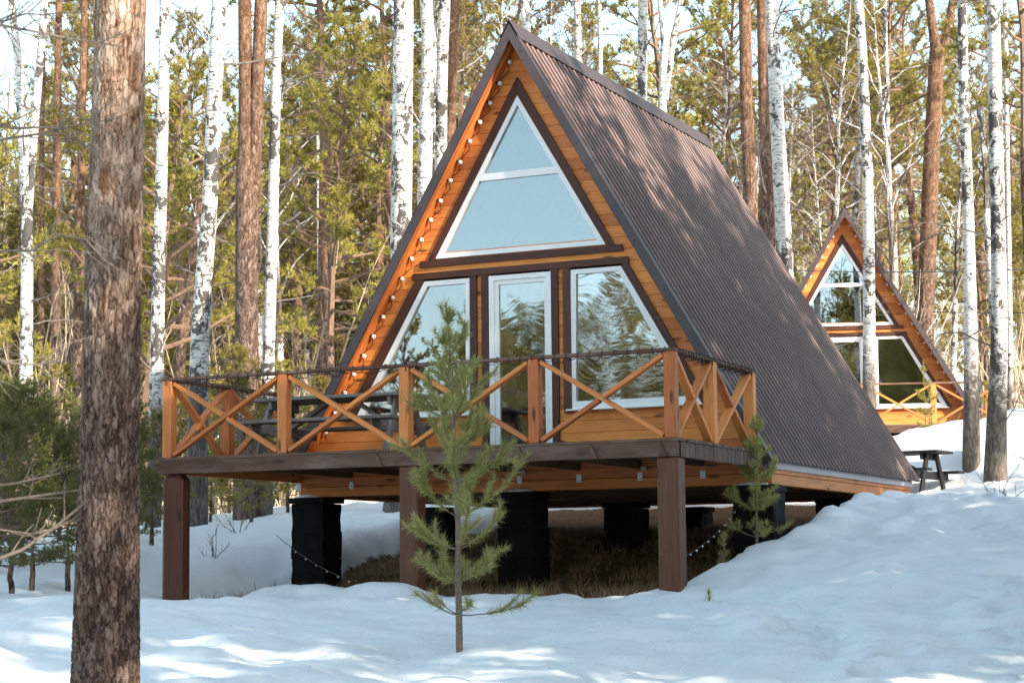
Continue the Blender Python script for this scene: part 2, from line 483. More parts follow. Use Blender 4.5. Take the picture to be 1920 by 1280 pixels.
def snow_mat():
    s = NT('snow_and_bare_soil')
    v = s.coord((1, 1, 1), False)
    soil = s.n('Attribute', attribute_name='soil').outputs['Fac']
    n1 = s.noise(v, 7, 7, .66); n2 = s.noise(v, 38, 5, .65); n3 = s.noise(v, 1.2, 4)
    h = s.math('ADD', s.math('MULTIPLY', n1, .7), s.math('MULTIPLY', n2, .25))
    sc = s.mix(s.fac(n3, .3, .7), (.80, .84, .88), (.86, .88, .90))
    dirt = s.fac(s.math('ADD', soil, s.math('MULTIPLY', s.math('SUBTRACT', n1, .5), .8)), .12, .6)
    sc = s.mix(s.math('MULTIPLY', dirt, .45), sc, (.45, .42, .40))
    snow = s.bsdf(sc, .55, s.bump(h, .6, .06), Specular_IOR_Level=.25)
    n4 = s.noise(v, 26, 6, .7)
    gc = s.ramp(n4, [(.3, (.075, .047, .028)), (.55, (.20, .125, .072)), (.8, (.36, .245, .15))])
    earth = s.bsdf(gc, .95, s.bump(n4, .9, .04), Specular_IOR_Level=.1)
    k = s.fac(s.math('ADD', soil, s.math('MULTIPLY', s.math('SUBTRACT', n1, .5), .5)), .80, .90)
    return s.done(s.n('MixShader', {'Fac': k, 1: snow, 2: earth}).outputs[0])
M['snow'] = snow_mat()
tag(link('snow_ground', me, None, M['snow']), kind='structure')

# ------------------------------------------------------------------ cabins
HW, HT, ZB = 3.2214, 5.367, -.106          # half width at the eave, ridge height, eave height (deck floor = 0)
KS = (HT - ZB) / HW
Y0, Y1 = -.35, 6.99
CX = -.05
UND = .075                                   # vertical drop of the soffit below the roof surface
def roofx(z, drop=0.0): return (HT - drop - z) / KS

M['snowcap'] = simple('settled_snow', (.84, .87, .90), .6, 25, .25, var=.02)

def build_cabin():
    c = empty('a_frame_cabin')
    th = math.atan2(HT - ZB, HW)
    ct, st = math.cos(th), math.sin(th)
    SL = HW / ct
    # roof: corrugated sheets
    pitch = .1655
    prof = []
    y = Y0 + .02
    while y < Y1 - .01:
        for dy, h in ((0, 0), (.102, 0), (.108, .017), (.140, .017), (.150, 0)):
            if y + dy <= Y1: prof.append((y + dy, h))
        y += pitch
    prof.append((Y1, 0))
    for s in (-1, 1):
        V = []; npf = len(prof); segs = 6
        for k in range(segs + 1):
            d = SL * k / segs
            for (yy, h) in prof:
                V.append((s * (d * ct + h * st), yy, HT - d * st + h * ct))
        F = []
        for k in range(segs):
            for i in range(npf - 1):
                a = k * npf + i
                q = [a, a + 1, a + npf + 1, a + npf]
                F.append(q[::-1] if s > 0 else q)
        rm = bpy.data.meshes.new('roof_sheet'); rm.from_pydata(V, [], F); rm.update()
        ro_ = link('roof_sheet', rm, c, [M['roof'], M['rib_glint']])
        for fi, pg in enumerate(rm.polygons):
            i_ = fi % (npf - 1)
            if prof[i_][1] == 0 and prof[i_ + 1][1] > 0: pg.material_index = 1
        # boarding under the sheet
        a, b = .006, .034
        def off(d, t): return (s * (d * ct - t * st), HT - d * st - t * ct)
        P = [off(.0, a + .03), off(SL - .09, a), off(SL - .09, b), off(.14, b)]
        P[0] = (s * .004, HT - .03); P[3] = (s * .004, HT - b / ct)
        prism('roof_boarding', P, Y0 + .03, Y1 - .03, M['siding'], c, (s * ct, -st))
        # barge board: dark folded metal on the verge
        lip = .022
        for yy0, yy1 in ((Y0 - .012, Y0 + .02),):
            Pb = [(0, HT + .035), (s * (HW + .02), ZB - .034 + .035), (s * (HW - .085 * st - .005), ZB - .085 * ct - .02), (0, HT - .17)]
            prism('barge_board', Pb, yy0, yy1, M['fascia'], c, (s * ct, -st))
        # top lip of the verge flashing lying on the sheet
        lipP = []
        for d in (0, SL + .01):
            for yy in (Y0 - .012, Y0 + .11):
                lipP.append((s * (d * ct + lip * st), yy, HT - d * st + lip * ct))
        lm = bpy.data.meshes.new('verge_flashing'); lm.from_pydata(lipP, [], [[0, 1, 3, 2] if s < 0 else [0, 2, 3, 1]]); lm.update()
        link('verge_flashing', lm, c, M['fascia'])
        beam('soffit_batten', (s * roofx(ZB + .1, UND + .012), -.17, ZB + .1), (s * .03, -.17, HT - UND - .07), .05, .03, M['siding'], c, up=(s * st, 0, ct))
        # eave flashing and base timbers on the long sides
        beam('eave_flashing', (s * 3.162, -.02, ZB - .035), (s * 3.162, 6.66, ZB - .035), .012, .10, M['flashing'], c, up=(s * -.12, 0, 1), c=.002)
        for zz in (-.308, -.182, -.057):
            beam('base_timber', (s * (3.08 if zz < -.1 else 3.02), .0 if zz < -.2 else .004, zz), (s * (3.08 if zz < -.1 else 3.02), 6.62, zz), .14, .122, M['base'], c)
    # ridge cap
    for s in (-1, 1):
        V = []
        for yy in np.linspace(Y0 - .015, Y1 + .02, 40):
            wz = .004 * math.sin(yy * 9)
            for d, t in ((0, .05), (.17, .042 + wz), (.185, .028 + wz)):
                V.append((s * (d * ct + t * st) if d > 0 else 0, yy, (HT - d * st + t * ct) if d > 0 else HT + .085))
        F = []
        for k in range(39):
            for i in range(2):
                a = k * 3 + i; q = [a, a + 1, a + 4, a + 3]
                F.append(q if s > 0 else q[::-1])
        rm = bpy.data.meshes.new('ridge_cap'); rm.from_pydata(V, [], F); rm.update()
        link('ridge_cap', rm, c, M['fascia'])
    # verge screws
    sm = bpy.data.meshes.new('screw'); bm = bmesh.new(); bmesh.ops.create_cone(bm, cap_ends=True, segments=6, radius1=.012, radius2=.008, depth=.012); bm.to_mesh(sm); bm.free(); sm.materials.append(M['screw'])
    for s in (-1, 1):
        for k in range(9):
            d = .35 + k * .72
            o = link('screw', sm, c); o.location = (s * (d * ct - .02), Y0 - .016, HT - d * st - .03); o.rotation_euler = (R(90), 0, 0)
    for s in (-1, 1):        # fixing screws on the ribs
        for row in range(5):
            d = .45 + row * 1.38
            for k in range(15):
                yy = Y0 + .02 + .127 + .1655 * (k * 3 - (row % 2))
                if not Y0 + .1 < yy < Y1: continue
                o = link('screw', sm, c); o.location = (s * (d * ct + .020 * st), yy, HT - d * st + .020 * ct); o.rotation_euler = (0, s * th, 0)
    # front base timbers, floor, piers
    for zz in (-.308, -.182, -.057):
        beam('base_timber', (-3.15, -.03 if zz < -.2 else -.026, zz), (3.15 if zz < -.1 else 3.08, -.03 if zz < -.2 else -.026, zz), .13, .122, M['base'], c)
        beam('base_timber', (-3.0, 6.55, zz), (3.0, 6.55, zz), .13, .122, M['base'], c)
    beam('floor_panel', (-2.98, 3.25, -.20), (2.98, 3.25, -.20), 6.4, .06, M['joist'], c)
    for k in range(9):
        yy = .5 + k * .74
        beam('floor_joist', (-2.98, yy, -.29), (2.98, yy, -.29), .06, .11, M['joist'], c)
    rng = random.Random(4)
    for xx in (-3.02, -.08, 2.93):
        for j, yy in enumerate((.09, 3.5, 6.2)):
            zbot = -1.85 if j == 0 else (-1.4 if j == 1 else -1.1)
            top = -.375 if j == 0 else -.42
            PV, PF = [], []
            nblk = 4 if j == 0 else 3
            bh = (top - .078 - zbot) / nblk
            stack = [(.235 + rng.uniform(-.004, .004), zbot + q_ * bh + (.0015 if q_ else 0), zbot + (q_ + 1) * bh) for q_ in range(nblk)] + [(.262, top - .072, top)]
            for part, (hw_, za, zt) in enumerate(stack):
                ox_, oy_ = (rng.uniform(-.004, .004), rng.uniform(-.004, .004))
                bm = bmesh.new(); bmesh.ops.create_cube(bm, size=1.0)
                bmesh.ops.subdivide_edges(bm, edges=list(bm.edges), cuts=4, use_grid_fill=True)
                bm.verts.index_update(); b0 = len(PV)
                for v in bm.verts:
                    p_ = Vector((v.co.x * 2 * hw_, v.co.y * 2 * hw_, za + (v.co.z + .5) * (zt - za)))
                    n = mnoise.noise_vector(p_ * 7 + Vector((xx, yy, part)) * 3) * .018
                    PV.append(tuple(p_ + Vector((n.x + ox_, n.y + oy_, n.z * .2))))
                PF += [[b0 + v.index for v in f.verts] for f in bm.faces]
                bm.free()
            pm = bpy.data.meshes.new('foundation_pier'); pm.from_pydata(PV, [], PF); pm.update()
            o = link('foundation_pier', pm, c, M['pier']); o.location = (xx, yy, 0)
            if j == 0:   # snow left lying on the pier
                bm = bmesh.new(); bmesh.ops.create_icosphere(bm, subdivisions=3, radius=1)
                for v in bm.verts:
                    n = mnoise.noise(v.co * 2.3 + Vector((xx * 5, 0, 0)))
                    v.co = Vector((v.co.x * (.19 + .06 * n), v.co.y * .06, max(v.co.z, -.2) * (.035 + .03 * n)))
                sm2 = bpy.data.meshes.new('snow_patch'); bm.to_mesh(sm2); bm.free()
                for p in sm2.polygons: p.use_smooth = True
                so = link('snow_patch', sm2, o, M['snowcap']); so.location = (rng.uniform(-.04, .06), -.19, top + .002)
    # siding planks, course by course, cut round the openings
    openings = [
        (2.60, 4.52, lambda z: CX - (4.66 - z) / 1.70, lambda z: CX + (4.66 - z) / 1.70),
        (.62, 2.31, lambda z: -1.384 - .602 * (2.29 - z) - .03, lambda z: -.745 + .03),
        (.62, 2.31, lambda z: .645 - .03, lambda z: 1.30 + .602 * (2.29 - z) + .03),
        (-.2, 2.31, lambda z: -.45, lambda z: .36)]
    pitch = .147; z = -.12
    while z < HT - UND - .08:
        z0, z1 = z, min(z + pitch, HT - UND - .02)
        zm = (z0 + z1) / 2
        cuts = []
        for a, b, fl, fr in openings:
            if a <= zm <= b: cuts.append((fl, fr))
        cuts.sort(key=lambda f: f[0](zm))
        left = lambda q: -roofx(q, UND - .02)
        spans = []
        cur = left
        for fl, fr in cuts:
            spans.append((cur, fl)); cur = fr
        spans.append((cur, lambda q: roofx(q, UND - .02)))
        for fa, fb in spans:
            if fb(zm) - fa(zm) < .03: continue
            g = .004; dep = .010; yb = .035
            xa0, xb0, xa1, xb1 = fa(z0), fb(z0), fa(z1), fb(z1)
            if xb1 <= xa1: xa1 = xb1 = (xa1 + xb1) / 2
            V = [(xa0, dep, z0), (xb0, dep, z0), (xb0, 0, z0 + g), (xa0, 0, z0 + g), (xa1, 0, z1 - g), (xb1, 0, z1 - g), (xb1, dep, z1), (xa1, dep, z1),
                 (xa0, yb, z0), (xb0, yb, z0), (xb1, yb, z1), (xa1, yb, z1)]
            F = [[0, 1, 2, 3], [3, 2, 5, 4], [4, 5, 6, 7], [7, 6, 10, 11], [9, 8, 11, 10], [8, 9, 1, 0], [8, 0, 3, 4, 7, 11], [1, 9, 10, 6, 5, 2]]
            pm = bpy.data.meshes.new('siding_plank')
            pm.from_pydata([(a - xa0, b, q - z0) for a, b, q in V], [], F); pm.update()
            o = link('siding_plank', pm, c, M['siding']); o.location = (xa0, .0, z0)
        z += pitch
    prism('rear_wall', [(-roofx(-.12, .1), -.12), (roofx(-.12, .1), -.12), (0, HT - .1)], 6.56, 6.62, M['siding'], c)
    prism('inner_lining', [(-roofx(.05, .3), .05), (roofx(.05, .3), .05), (0, HT - .3)], 3.6, 3.66, M['interior'], c)
    beam('room_floor', (-2.6, 1.9, -.05), (2.6, 1.9, -.05), 3.4, .02, M['interior'], c)

    # upper triangular window
    def tri(apex, zb_, xl, xr): return [(xl, zb_), (xr, zb_), (CX, apex)]
    outer = tri(4.569, 2.592, -1.215, 1.11); inner = tri(4.447, 2.652, -1.105, 1.0)
    w = ring_frame('window', outer, inner, -.028, .05, M['white_frame'], c)
    lines = [(3.530, 3.617)]
    sl = (1.11 - CX) / (4.569 - 2.592)
    isl = (1.0 - CX) / (4.447 - 2.652)
    hx = lambda q: (4.447 - q) * isl
    prism('mullion', [(CX - hx(3.53), 3.53), (CX + hx(3.53), 3.53), (CX + hx(3.617), 3.617), (CX - hx(3.617), 3.617)], -.022, .04, M['white_frame'], w)
    prism('pane', [(CX - hx(3.617), 3.617), (CX + hx(3.617), 3.617), (CX, 4.447)], .004, .012, M['glass'], w)
    prism('pane', [(CX - hx(2.652), 2.652), (CX + hx(2.652), 2.652), (CX + hx(3.53), 3.53), (CX - hx(3.53), 3.53)], .004, .012, M['glass'], w)
    # left window
    lo = [(-2.385, .60), (-.742, .60), (-.735, 2.312), (-1.372, 2.312)]
    li = [(-2.262, .665), (-.795, .665), (-.795, 2.250), (-1.330, 2.250)]
    w = ring_frame('window', lo, li, -.028, .05, M['white_frame'], c)
    prism('pane', li, .004, .012, M['glass'], w)
    beam('sill', (-2.42, -.06, .592), (-.72, -.06, .592), .10, .022, M['white_frame'], w)
    # right window
    ro = [(.612, .60), (2.30, .60), (1.305, 2.312), (.645, 2.312)]
    ri = [(.69, .70), (2.13, .70), (1.262, 2.255), (.715, 2.255)]
    w = ring_frame('window', ro, ri, -.028, .05, M['white_frame'], c)
    prism('pane', ri, .004, .012, M['glass_film'], w)
    beam('sill', (.585, -.06, .592), (2.33, -.06, .592), .10, .022, M['white_frame'], w)
    # door
    do = [(-.468, .02), (.376, .02), (.376, 2.315), (-.468, 2.315)]
    di = [(-.40, .06), (.315, .06), (.315, 2.255), (-.40, 2.255)]
    d = ring_frame('door', do, di, -.03, .05, M['white_frame'], c)
    dl = [(-.398, .062), (.313, .062), (.313, 2.253), (-.398, 2.253)]
    dg = [(-.337, .125), (.282, .125), (.282, 2.20), (-.337, 2.20)]
    ring_frame('door_leaf', dl, dg, -.014, .04, M['white_frame'], d)
    prism('pane', dg, .006, .014, M['glass_door'], d)
    beam('handle', (-.365, -.045, 1.0), (-.365, -.045, 1.14), .02, .02, M['white_frame'], d, up=(0, 1, 0))
    # brown trim boards
    TB = M['trim']; yf, yb = -.034, -.001
    wz = 4.803
    sO = (1.225 - CX) / (4.803 - 2.575)
    def trim(poly, dirv, y=yf): prism('trim_board', poly, y, yb, TB, c, dirv)
    trim([(CX - .002, 4.803), (CX - .002, 4.572), (CX - (4.572 - 2.578) * sl, 2.578), (CX - (4.803 - 2.578) * sO, 2.578)], (.5, .86), -.034)
    trim([(CX + .002, 4.803), (CX + .002, 4.572), (CX + (4.572 - 2.578) * sl, 2.578), (CX + (4.803 - 2.578) * sO, 2.578)], (.5, -.86), -.036)
    trim([(-1.440, 2.492), (1.335, 2.492), (1.322, 2.575), (-1.428, 2.575)], (1, 0), -.04)
    trim([(-1.552, 2.340), (1.415, 2.340), (1.395, 2.422), (-1.535, 2.422)], (1, 0), -.04)
    for xa, xb, zl in ((-.732, -.640, .565), (-.572, -.476, -.02), (.384, .470, -.02), (.534, .640, .565)):
        trim([(xa, zl), (xb, zl), (xb, 2.338), (xa, 2.338)], (0, 1))
    trim([(-1.374, 2.338), (-1.505, 2.338), (-2.545, .592), (-2.40, .592)], (.5, .86))
    trim([(1.307, 2.338), (1.400, 2.338), (2.395, .592), (2.315, .592)], (.5, -.86))
    # bulbs under the verge are a thing of their own (see light_string)
    return c

def build_light_string():
    c = empty('light_string')
    bm = bmesh.new(); bmesh.ops.create_uvsphere(bm, u_segments=10, v_segments=8, radius=.030)
    bmes = bpy.data.meshes.new('bulb'); bm.to_mesh(bmes); bm.free(); bmes.materials.append(M['bulb'])
    for p in bmes.polygons: p.use_smooth = True
    bm = bmesh.new(); bmesh.ops.create_cone(bm, cap_ends=True, segments=8, radius1=.02, radius2=.017, depth=.05)
    smes = bpy.data.meshes.new('socket'); bm.to_mesh(smes); bm.free(); smes.materials.append(M['black_plastic'])
    rng = random.Random(8)
    for s in (-1, 1):
        pts = []
        z = 5.00
        while z > .3:
            x = s * (roofx(z, UND) - .004)
            o = link('bulb', bmes, c); o.location = (x - s * .035, -.06 + rng.uniform(-.01, .01), z - .012 + rng.uniform(-.01, .01))
            q = link('socket', smes, o); q.location = (s * .034, .0, .012); q.rotation_euler = (0, R(65 * s), 0)
            pts += [(x - s * .005, -.05, z), (x - s * .012 - s * rng.uniform(0, .02), -.04, z - .115)]
            z -= .238
        V, Q, T = tubes([(np.array(pts), np.full(len(pts), .006))], 5)
        link('cable', mesh_np('cable', V, Q, T, smooth=True), c, M['black_plastic'])
    return c


def build_deck():
    c = empty('timber_deck')
    D = -3.09
    XL, XR = -3.18, 3.10
    # boards run parallel to the gable; their ends show on the right
    nb = 24; bw = (3.09 - .06) / nb
    rng = random.Random(2)
    for k in range(nb):
        yy = D - .03 + bw * (k + .5) + .004
        e = rng.uniform(-.015, .02)
        beam('deck_board', (XL - .02 + rng.uniform(-.01, .01), yy, -.0165), (XR + .03 + e, yy, -.0165), bw - .008, .033, M['deckboard'], c, c=.003)
    zc, hh = -.111, .152
    beam('front_beam', (XL - .015, D, zc), (XR + .015, D, zc), .075, hh, M['beam'], c)
    beam('side_beam', (XL + .03, D + .04, zc), (XL + .03, -.10, zc), .07, hh - .004, M['base'], c)
    beam('side_beam', (XR - .03, D + .04, zc), (XR - .03, -.10, zc), .07, hh - .004, M['beam'], c)
    for k in range(21):     # short upright boards cladding the right-hand edge
        yy = D + .045 + k * .1435
        beam('edge_board', (XR + .018, yy + .07, -.037), (XR + .018, yy + .07, -.186 - rng.uniform(0, .012)), .136, .02, M['beam'], c, up=(1, 0, 0), c=.003)
    for k in range(1, 8):
        X = -3.18 + .785 * k
        beam('joist', (X, D + .045, -.088), (X, -.10, -.088), .05, .105, M['joist'], c)
    # galvanised joist brackets fixed to the cabin's base timber
    bmx = chamfer_box_mesh(.062, .006, .092, 0, 'bracket'); bmx.materials.append(M['galv'])
    hm = bpy.data.meshes.new('bracket_hole'); bm = bmesh.new(); bmesh.ops.create_circle(bm, cap_ends=True, segments=8, radius=.0075)
    bm.to_mesh(hm); bm.free(); hm.materials.append(M['hole'])
    for k in range(9):
        X = -3.18 + .785 * k
        o = link('bracket', bmx, c); o.location = (X - .03, -.101, -.235)
        for hx_, hz_ in ((.016, .03), (.046, .03), (.031, 0), (.016, -.03), (.046, -.03)):
            q = link('bracket_hole', hm, o); q.location = (hx_, -.0045, hz_); q.rotation_euler = (R(90), 0, 0)
        if k % 2 == 0 and 0 < k:
            o = link('bracket', bmx, c); o.location = (X + .035, -.15, -.145); o.rotation_euler = (R(60), 0, R(8))
    # cleats on the front beam
    for X in (-.35, 1.36, 2.17, 2.93):
        prism('cleat', [(X, -.185), (X + .09, -.185), (X + .012, -.045)], D - .062, D - .038, M['beam'], c)
    # support posts
    for X, tw in ((-3.03, .275), (.03, .22), (3.00, .23)):
        beam('support_post', (X, D + .085, -1.95), (X, D + .085, -.188), tw, tw, M['post'], c, up=(0, 1, 0), c=.07 if X < -1 else .018)
    # railing: front, left, right runs
    rz = .885
    def run(pts, lift=0.0):
        r = empty('railing'); r.parent = c
        n = len(pts)
        for p in pts:
            beam('post', (p[0], p[1], 0.002), (p[0], p[1], rz - .001), .12, .12, M['rail'], r, up=(0, 1, 0), c=.005)
        return r
    def braces(r, a, b, flip):
        a = Vector((*a, 0)); b = Vector((*b, 0)); d = (b - a).normalized(); L = (b - a).length
        A = a + d * .075; B = b - d * .075
        nrm = Vector((-d.y, d.x, 0))
        z0, z1 = .03, rz - .03
        zc_ = (z0 + z1) / 2; C = (A + B) / 2
        # one brace runs through, the other is cut in two at the crossing
        p0 = Vector((A.x, A.y, z0)) if not flip else Vector((A.x, A.y, z1))
        p1 = Vector((B.x, B.y, z1)) if not flip else Vector((B.x, B.y, z0))
        beam('brace', p0, p1, .095, .045, M['rail'], r, up=(0, 0, 1), c=.004)
        q0 = Vector((A.x, A.y, z1 if not flip else z0)); q1 = Vector((B.x, B.y, z0 if not flip else z1)); qm = Vector((C.x, C.y, zc_))
        dd = (q1 - q0).normalized() * .032
        beam('brace', q0, qm - dd, .092, .045, M['rail'], r, up=(0, 0, 1), c=.004)
        beam('brace', qm + dd, q1, .092, .045, M['rail'], r, up=(0, 0, 1), c=.004)
    fx = [-3.12, -1.575, -.03, 1.51, 3.03]
    r = run([(X, D + .06) for X in fx])
    for k in range(4): braces(r, (fx[k], D + .06), (fx[k + 1], D + .06), k % 2 == 1)
    beam('handrail', (-3.21, D + .05, rz + .018), (3.10, D + .05, rz + .018), .10, .036, M['handrail'], r, c=.006)
    ys = [-1.83, -.47]
    for X in (-3.12, 3.03):
        r = run([(X, y_) for y_ in ys])
        braces(r, (X, D + .06), (X, ys[0]), False); braces(r, (X, ys[0]), (X, ys[1]), False)
        beam('handrail', (X, D + .105, rz + .017), (X, -.40, rz + .017), .10, .034, M['handrail'], r, c=.006)
    return c

def build_wrap(path, turns, seed):
    """black light cable wound loosely round a handrail"""
    rng = random.Random(seed)
    pts = []
    P0, P1 = Vector(path[0]), Vector(path[1]); d = (P1 - P0).normalized(); L = (P1 - P0).length
    nrm = Vector((-d.y, d.x, 0)); n = int(turns * 12)
    ph = 0
    for i in range(n):
        t = i / (n - 1)
        a = t * turns * 2 * math.pi + .5 * math.sin(t * 23 + seed)
        sag = .012 + .03 * max(0, math.sin(t * turns * 1.9 + seed))
        ca, sa = math.cos(a), math.sin(a)
        k = 1 / max(abs(ca) / .060, abs(sa) / .028)
        p = P0 + d * (L * t + .02 * math.sin(a)) + nrm * (ca * k) + Vector((0, 0, sa * k - (sag if sa < 0 else 0)))
        pts.append(tuple(p))
    return pts

cabin = build_cabin()
tag(cabin, 'large A-frame cabin on black piers behind the deck, brown ribbed roof, nearest the camera', 'cabin', 'A-frame cabins')
deck = build_deck()
tag(deck, 'raised timber deck with X-braced orange railing in front of the large cabin', 'deck', 'cabin decks')
lights = build_light_string()
tag(lights, 'string of white bulbs along the gable edges of the large cabin', 'string lights', 'gable string lights')
C2 = (-2.24, 23.36, 1.75)
cabin2 = copy_tree(cabin); cabin2.location = C2; cabin2.rotation_euler = (0, 0, YAW - R(6))
tag(cabin2, 'smaller sunlit A-frame cabin farther up the slope, partly hidden by a birch', 'cabin')
deck2 = copy_tree(deck)
_o = Vector((.12, 0, 0)); _o.rotate(Matrix.Rotation(YAW - R(6), 3, 'Z'))
deck2.location = (C2[0] + _o.x, C2[1] + _o.y, C2[2]); deck2.rotation_euler = (0, 0, YAW - R(6))
tag(deck2, 'sunlit railed deck in front of the farther cabin', 'deck')
lights2 = copy_tree(lights); lights2.location = C2; lights2.rotation_euler = (0, 0, YAW - R(6))
tag(lights2, 'string of small bulbs on the gable of the farther cabin', 'string lights')

# light cables wound round the deck handrails, and the festoon hanging under the deck
w1 = build_wrap([(-3.18, -3.04, .902), (3.05, -3.04, .902)], 46, 1)
w2 = build_wrap([(3.03, -2.95, .902), (3.03, -.42, .902)], 30, 3)
w3 = build_wrap([(-3.12, -2.95, .902), (-3.12, -.42, .902)], 20, 5)
tag(tube_obj('light_cable', [(np.array(w1), np.full(len(w1), .005)), (np.array(w2), np.full(len(w2), .005)), (np.array(w3), np.full(len(w3), .005))], M['black_plastic'], ns=5),
    'black light cable wound round the handrail of the near deck', 'cable')
def festoon(p0, p1, sag, n, label, end_up=None):
    c = empty('festoon', p0)
    P0, P1 = Vector(p0), Vector(p1)
    pts = []
    for i in range(25):
        t = i / 24; p = P0.lerp(P1, t) - P0; p.z -= sag * 4 * t * (1 - t); pts.append(tuple(p))
    tube_obj('cable', [(np.array(pts), np.full(25, .0045))], M['black_plastic'], c, 5)
    bm = bmesh.new(); bmesh.ops.create_icosphere(bm, subdivisions=1, radius=.011); bs = bpy.data.meshes.new('bulb'); bm.to_mesh(bs); bm.free(); bs.materials.append(M['bulb'])
    for i in range(1, n):
        t = i / n; p = P0.lerp(P1, t) - P0; p.z -= sag * 4 * t * (1 - t) + .016
        o = link('bulb', bs, c); o.location = p
    tag(c, label, 'string lights')
festoon((3.10, -3.12, -1.22), (2.75, .10, -.50), .10, 12, 'thin sagging cable with tiny bulbs from the right deck post to the cabin corner')
festoon((-3.2, -.6, -.85), (.0, -3.0, -1.55), .16, 12, 'thin sagging cable across the black pier under the left of the deck')

# ------------------------------------------------------------------ picnic tables
def picnic_table(name, L, m, sc=1.0):
    c = empty(name)
    for k in range(5):
        beam('tabletop_plank', (-L / 2, -.30 + k * .15, .735), (L / 2, -.30 + k * .15, .735), .14, .04, m, c)
    for s in (-1, 1):
        b = empty('bench'); b.parent = c
        for k in range(2):
            beam('bench_plank', (-L / 2, s * (.66 + k * .14), .435), (L / 2, s * (.66 + k * .14), .435), .13, .04, m, b)
    for e in (-1, 1):
        X = e * (L / 2 - .28)
        beam('bench_bearer', (X, -.80, .365), (X, .80, .365), .045, .12, m, c)
        beam('top_bearer', (X, -.34, .665), (X, .34, .665), .045, .10, m, c)
        for s in (-1, 1):
            beam('leg', (X + e * .05, s * .55, 0), (X + e * .05, s * .20, .715), .045, .11, m, c, up=(0, 1, .3))
        beam('brace', (X - e * .03, 0, .36), (X - e * .62, 0, .70), .045, .09, m, c, up=(0, 1, 0))
    return c
t1 = picnic_table('picnic_table', 2.15, M['grey_wood'])
t1.location = (-1.75, -1.45, 0); t1.rotation_euler = (0, 0, R(2))
tag(t1, 'grey weathered wooden picnic table standing on the near deck', 'picnic table', 'picnic tables')
t2 = picnic_table('picnic_table', 2.1, M['black_wood'])
t2.scale = (1.1, 1.1, 1.1); t2.location = (1.22, 12.75, -.16); t2.rotation_euler = (0, 0, R(-8))
tag(t2, 'black picnic table in the snow behind the corner of the near cabin', 'picnic table', 'picnic tables')

# overhead cables running past the farther cabin
def cable(p0, p1, sag, label, r=.012):
    pts = []
    for i in range(33):
        t = i / 32; p = Vector(p0).lerp(Vector(p1), t); p.z -= sag * 4 * t * (1 - t); pts.append(tuple(p))
    o = tube_obj('overhead_cable', [(np.array(pts), np.full(33, r))], M['cable_blue'], ns=5)
    tag(o, label, 'cable')
M['cable_blue'] = simple('blue_grey_cable', (.045, .07, .09), .5)
cable((-9.0, 21.9, 6.5), (14.0, 14.0, 4.5), .9, 'thin overhead cable crossing in front of the farther cabin at its upper window')
cable((-2.0, 31.5, 5.6), (14.0, 19.0, 4.6), .5, 'thin overhead cable to the right of the farther cabin, above its railing')

# ------------------------------------------------------------------ bark and foliage materials
def birch_bark(name, dark_base=1.7):
    s = NT(name)
    tc = s.n('TexCoord').outputs['Object']
    z = s.n('SeparateXYZ', {'Vector': tc}).outputs['Z']
    v = s.coord((10, 10, 48)); dash = s.noise(v, 1.0, 3, .6)
    v2 = s.coord((7, 7, 6.5)); blot = s.noise(v2, 1.0, 6, .72, .8)
    v3 = s.coord((2.2, 2.2, 1.4)); big = s.noise(v3, 1.0, 3)
    fi = s.noise(s.coord((30, 30, 7)), 1.0, 4, .65)
    white = s.ramp(s.noise(s.coord((5, 5, 20)), 1.0, 5), [(.3, (.48, .455, .43)), (.6, (.66, .65, .63))])
    dm = s.math('MULTIPLY', s.fac(dash, .555, .60), .85)
    bm_ = s.math('MULTIPLY', s.fac(s.math('ADD', blot, s.math('MULTIPLY', s.math('SUBTRACT', big, .5), .8)), .535, .575), .96)
    c = s.mix(s.math('MAXIMUM', dm, bm_), white, (.055, .048, .045))
    low = s.fac(s.math('ADD', s.math('DIVIDE', z, dark_base), s.math('MULTIPLY', s.math('SUBTRACT', blot, .5), 2.4)), 1.15, .75)
    rough = s.ramp(fi, [(.3, (.035, .030, .026)), (.55, (.14, .12, .10)), (.75, (.30, .27, .24))])
    c = s.mix(low, c, rough)
    h = s.math('ADD', s.math('MULTIPLY', bm_, -.5), s.math('MULTIPLY', fi, low))
    return s.done(s.bsdf(c, .7, s.bump(h, .6, .02), Specular_IOR_Level=.2))
M['birch'] = birch_bark('birch_bark')

